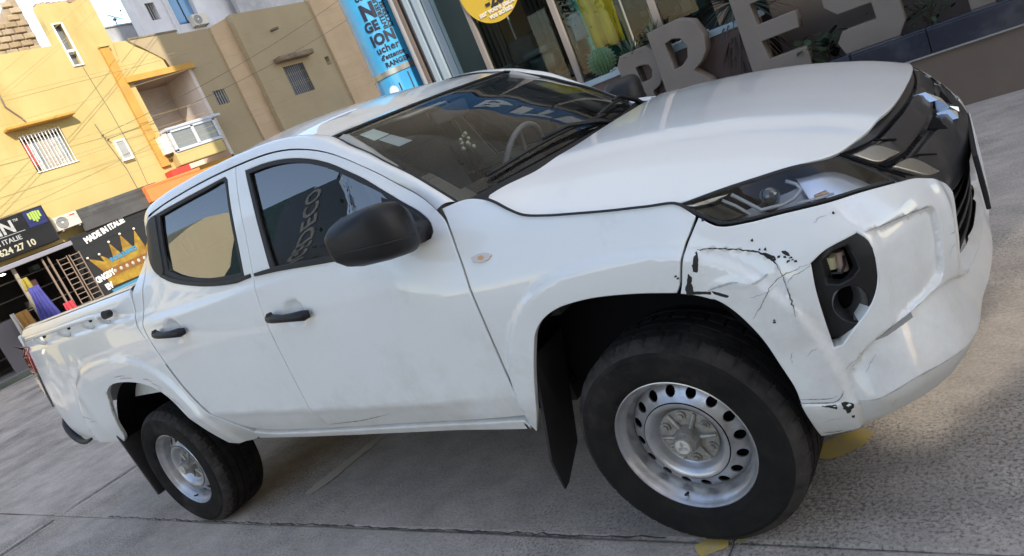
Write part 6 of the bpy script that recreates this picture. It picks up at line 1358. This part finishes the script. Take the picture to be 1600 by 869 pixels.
m_=MB();m_.tube([(-.985,0,1.49),(-.978,.004,1.45),(-.975,0,1.42)],.002,5);hb=m_.build('hanging_charm',mat('bead_thread',(.5,.45,.25)),None,True)
tag(hb,'string of pale beads hanging from the rear view mirror behind the windscreen','charm')
for i in range(9):
    a=i*2.4;r=.018+.012*((i*7)%3)/2
    m_=MB();m_.ball((-.975+r*math.cos(a)*.8,r*math.sin(a),1.415-.008*i),.010,8);m_.build('bead',mat('pale_bead',(.62,.60,.42),rough=.35),hb,True)
# pillars and door cards inside
for s_ in (-1,1):
    m_=MB();m_.tube([(-.60,s_*.70,1.20),(-.80,s_*.66,1.40),(-1.03,s_*.60,1.57)],.035,8);m_.build('inner_pillar',TRIMG,T,True)
    m_=MB();m_.tube([(-1.60,s_*.78,1.20),(-1.61,s_*.70,1.45),(-1.62,s_*.63,1.64)],.04,8);m_.build('inner_pillar',TRIMG,T,True)
    m_=MB();m_.tube([(-1.60,s_*.72,1.50),(-1.58,s_*.735,1.35),(-1.56,s_*.75,1.10)],.012,5);m_.build('seat_belt',mat('belt_grey',(.10,.10,.10),rough=.8),T,True)
m_=MB();m_.box(0,.16,-.33,-.05,0,.010,bev=.004,M=Matrix.Translation((-1.10,0,1.585))@Matrix.Rotation(R(8),4,'Y'));m_.build('sun_visor',TRIMG,T)
# sheets of paper left in the top corner of the screen
wstrip('sticker',[(.075,.80),(.13,.80)],[(.075,.93),(.13,.93)],mat('paper_sticker',(.55,.62,.55),rough=.7),ws,-.010)
wstrip('sticker',[(.085,.63),(.13,.63)],[(.085,.79),(.13,.79)],mat('paper_sticker2',(.40,.44,.42),rough=.7),ws,-.010)
# ----------------------------------------------------------------- seals in the joints
for mir in (False,True): pass
# ----------------------------------------------------------------- damage on the bumper and fender
def ragged(pts,amp,seed):
    rg=np.random.default_rng(seed);p=crom(pts,True,.006,200);return p+rg.normal(0,amp,p.shape)
def decal(name,pts,m,o=.0012,amp=.0012,seed=0,par=None,base=BUMPF):
    def F(s,z):
        b=base(s,z);_,n=PN(s,z);return b+n*o
    return panel(name,F,[tuple(q) for q in ragged(pts,amp,seed)],m,par or bumper,(),.012,depth=.0012,bev=.0004,gap=0,corner=400)
def crack(name,pts,wd,m=SCR,seed=0,o=.0012,par=None,base=BUMPF,jit=.0010):
    c_=crom(pts,False,.006,200);rg=np.random.default_rng(seed);c_=c_+rg.normal(0,jit,c_.shape)
    t=np.gradient(c_,axis=0);t/=np.linalg.norm(t,axis=1,keepdims=True)+1e-9;n=np.stack([-t[:,1],t[:,0]],1)
    k=np.linspace(0,1,len(c_));w_=wd*(np.sin(np.pi*np.clip(k,0.02,.98))**.4)*(.5+rg.random(len(c_)))
    a=c_+n*w_[:,None]/2;b=c_-n*w_[:,None]/2
    def G(q):
        p=base(q[:,0],q[:,1]);_,nn=PN(q[:,0],q[:,1]);return p+nn*o
    A_=G(a);B_=G(b);V=[v for x in zip(A_,B_) for v in x]
    return raw(name,V,[(2*i,2*i+1,2*i+3,2*i+2) for i in range(len(A_)-1)],m,par or bumper)
crack('torn_edge',[(.266,.948),(.309,.938),(.367,.918),(.4015,.904),(.423,.888),(.439,.869),(.447,.833)],.0034,SCR,1)
crack('torn_edge',[(.447,.838),(.448,.805),(.4485,.765),(.4488,.725)],.0020,SCR,2)
crack('paint_crack',[(.517,.8436),(.4943,.8395),(.4688,.8358),(.4464,.8315),(.4182,.8156),(.3984,.7971),(.3794,.7744),(.3509,.7426)],.0018,CRK,3)
crack('paint_crack',[(.517,.838),(.49,.828),(.466,.822),(.452,.812)],.0012,CRK,4)
crack('dent_shadow_line',[(.26,.8412),(.2865,.8450),(.3262,.8500),(.345,.8475)],.0060,mat('dent_grey',(.45,.46,.47),rough=.6),5,jit=.0004)
crack('dent_shadow_line',[(.375,.8350),(.395,.8365),(.4157,.8440)],.0060,mat('dent_grey',(.36,.37,.38),rough=.6),6,jit=.0004)
crack('dent_shadow_line',[(.36,.800),(.39,.803),(.43,.812)],.0020,mat('dent_grey',(.36,.37,.38)),7)
decal('bare_patch',[(.2658,.9473),(.2694,.9429),(.2640,.9203),(.2560,.8969),(.2465,.9016),(.2519,.9233)],SCR,seed=8)
decal('bare_patch',[(.2324,.8989),(.2356,.8919),(.2290,.8595),(.2260,.8400),(.2060,.8445),(.2189,.8757)],SCR,seed=9)
decal('bare_patch',[(.215,.8475),(.27,.838),(.31,.815),(.305,.812),(.265,.832),(.215,.8435)],SCR,seed=19,amp=.0004)
decal('bare_patch',[(.41,.8985),(.4451,.8796),(.4394,.8705),(.4293,.878)],SCR,seed=10)
decal('bare_patch',[(.4611,.8869),(.4719,.8868),(.4772,.8735),(.4711,.8737)],SCR,seed=11)
for i,(a,b) in enumerate([(.478,.868),(.481,.862),(.452,.878),(.465,.874),(.412,.906),(.425,.903),(.47,.862),(.486,.857),(.196,.900),(.200,.893),(.40,.93),(.395,.722),(.3966,.728),(.62,.93)]):
    decal('chip',[(a-.0035,b-.002),(a+.0035,b-.0025),(a+.003,b+.003),(a-.003,b+.0015)],SCR,seed=20+i,amp=.0008)
decal('chip',[(.2925,1.010),(.299,1.010),(.299,1.016),(.2925,1.016)],SCR,seed=40,amp=.0003)
decal('bare_patch',[(.484,.464),(.507,.460),(.504,.446),(.497,.434),(.488,.426),(.487,.440),(.483,.448)],SCR,seed=41)
decal('bare_patch',[(.434,.4635),(.470,.4605),(.467,.449),(.455,.456)],SCR,seed=42)
decal('bare_patch',[(.495,.415),(.503,.416),(.501,.407),(.496,.406)],SCR,seed=43,amp=.0005)
crack('bumper_split',[(.384,.477),(.43,.472),(.468,.470),(.484,.478),(.497,.497)],.0030,mat('seam_grey',(.22,.24,.27),rough=.6),44,jit=.0002)
crack('bumper_split',[(.384,.489),(.43,.484),(.468,.482),(.480,.488)],.0016,CRK,45,jit=.0002)
crack('bevel_line',[(s_,float(ZB(s_))) for s_ in (.51,.56,.61,.66,.72,.78,.84)],.0010,CRK,46,jit=.0002)
crack('panel_edge_line',[(.668,.8655),(.72,.8605),(.80,.851),(.87,.838),(.91,.829)],.0012,CRK,47,jit=.0002)
SCL=mat('light_scratch',(.36,.355,.33),rough=.8)
for i,(p,q) in enumerate([((.56,.925),(.60,.930)),((.95,.73),(.99,.72)),((.93,.68),(.97,.70)),((.56,.52),(.60,.56)),((.52,.545),(.55,.565)),((.42,.400),(.47,.410)),((.60,.41),(.61,.44)),((.68,.47),(.72,.475)),((.44,.61),(.47,.63)),((.40,.60),(.41,.63))]):
    crack('scratch',[p,((p[0]+q[0])/2,(p[1]+q[1])/2+.003),q],.0014,SCL,60+i)
crack('scrape',[(.40,.345),(.43,.346),(.46,.350)],.0025,SCR,80)
# arch lip of the rear wheel: bare filler and scratches
def BD(s,z): return BEDF(s,z)
crack('scrape',[(-3.40,.60),(-3.355,.70),(-3.315,.78),(-3.265,.85),(-3.24,.90)],.014,mat('rust_filler',(.40,.37,.30),rough=.8,var=.4,vscale=60),82,par=bed if False else T,base=BEDF)
for i,(p,q) in enumerate([((-3.0,.955),(-2.86,.945)),((-2.76,.93),(-2.68,.905)),((-2.70,.90),(-2.62,.86)),((-2.62,.83),(-2.57,.76)),((-3.05,.97),(-2.92,.965)),((-3.75,.78),(-3.62,.74)),((-2.66,.87),(-2.64,.83)),((-2.58,.80),(-2.53,.73)),((-3.68,.73),(-3.58,.725))]):
    crack('scratch',[p,((p[0]+q[0])/2,(p[1]+q[1])/2+.004),q],.0035,mat('brown_scrape',(.34,.29,.25),rough=.8),90+i,par=T,base=BEDF)
crack('scratch',[(-1.57,.545),(-1.35,.552),(-1.15,.575)],.0030,CRK,120,par=T,base=DOORF,jit=.0003)

def seam(name,pts,wd,base,o,par,m=RUB):
    return crack(name,pts,wd,m,0,o,par,base,0.0)
_gap=[(.270,1.047),(.236,1.0715),(.153,1.085),(.05,1.099),(-.067,1.117),(-.16,1.132),(-.245,1.151),(-.30,1.175),(-.36,1.204),(-.405,1.223)]
c_=crom(_gap,False,.012,200);t_=np.gradient(c_,axis=0);t_/=np.linalg.norm(t_,axis=1,keepdims=True);n_=np.stack([-t_[:,1],t_[:,0]],1)
for mir in (False,True):
    A_=P(c_[:,0]+n_[:,0]*.0035,c_[:,1]+n_[:,1]*.0035);B_=P(c_[:,0]-n_[:,0]*.0035,c_[:,1]-n_[:,1]*.0035);_,N_=PN(c_[:,0],c_[:,1]);A_=A_+N_*.0055;B_=B_+N_*.0035
    if mir:A_=A_*MIRp;B_=B_*MIRp
    raw('hood_gap_line',[v for x in zip(A_,B_) for v in x],[(2*i,2*i+1,2*i+3,2*i+2) for i in range(len(A_)-1)],RUB,T)  # dark strip laid over the hood joint, painted in for the shaded gap
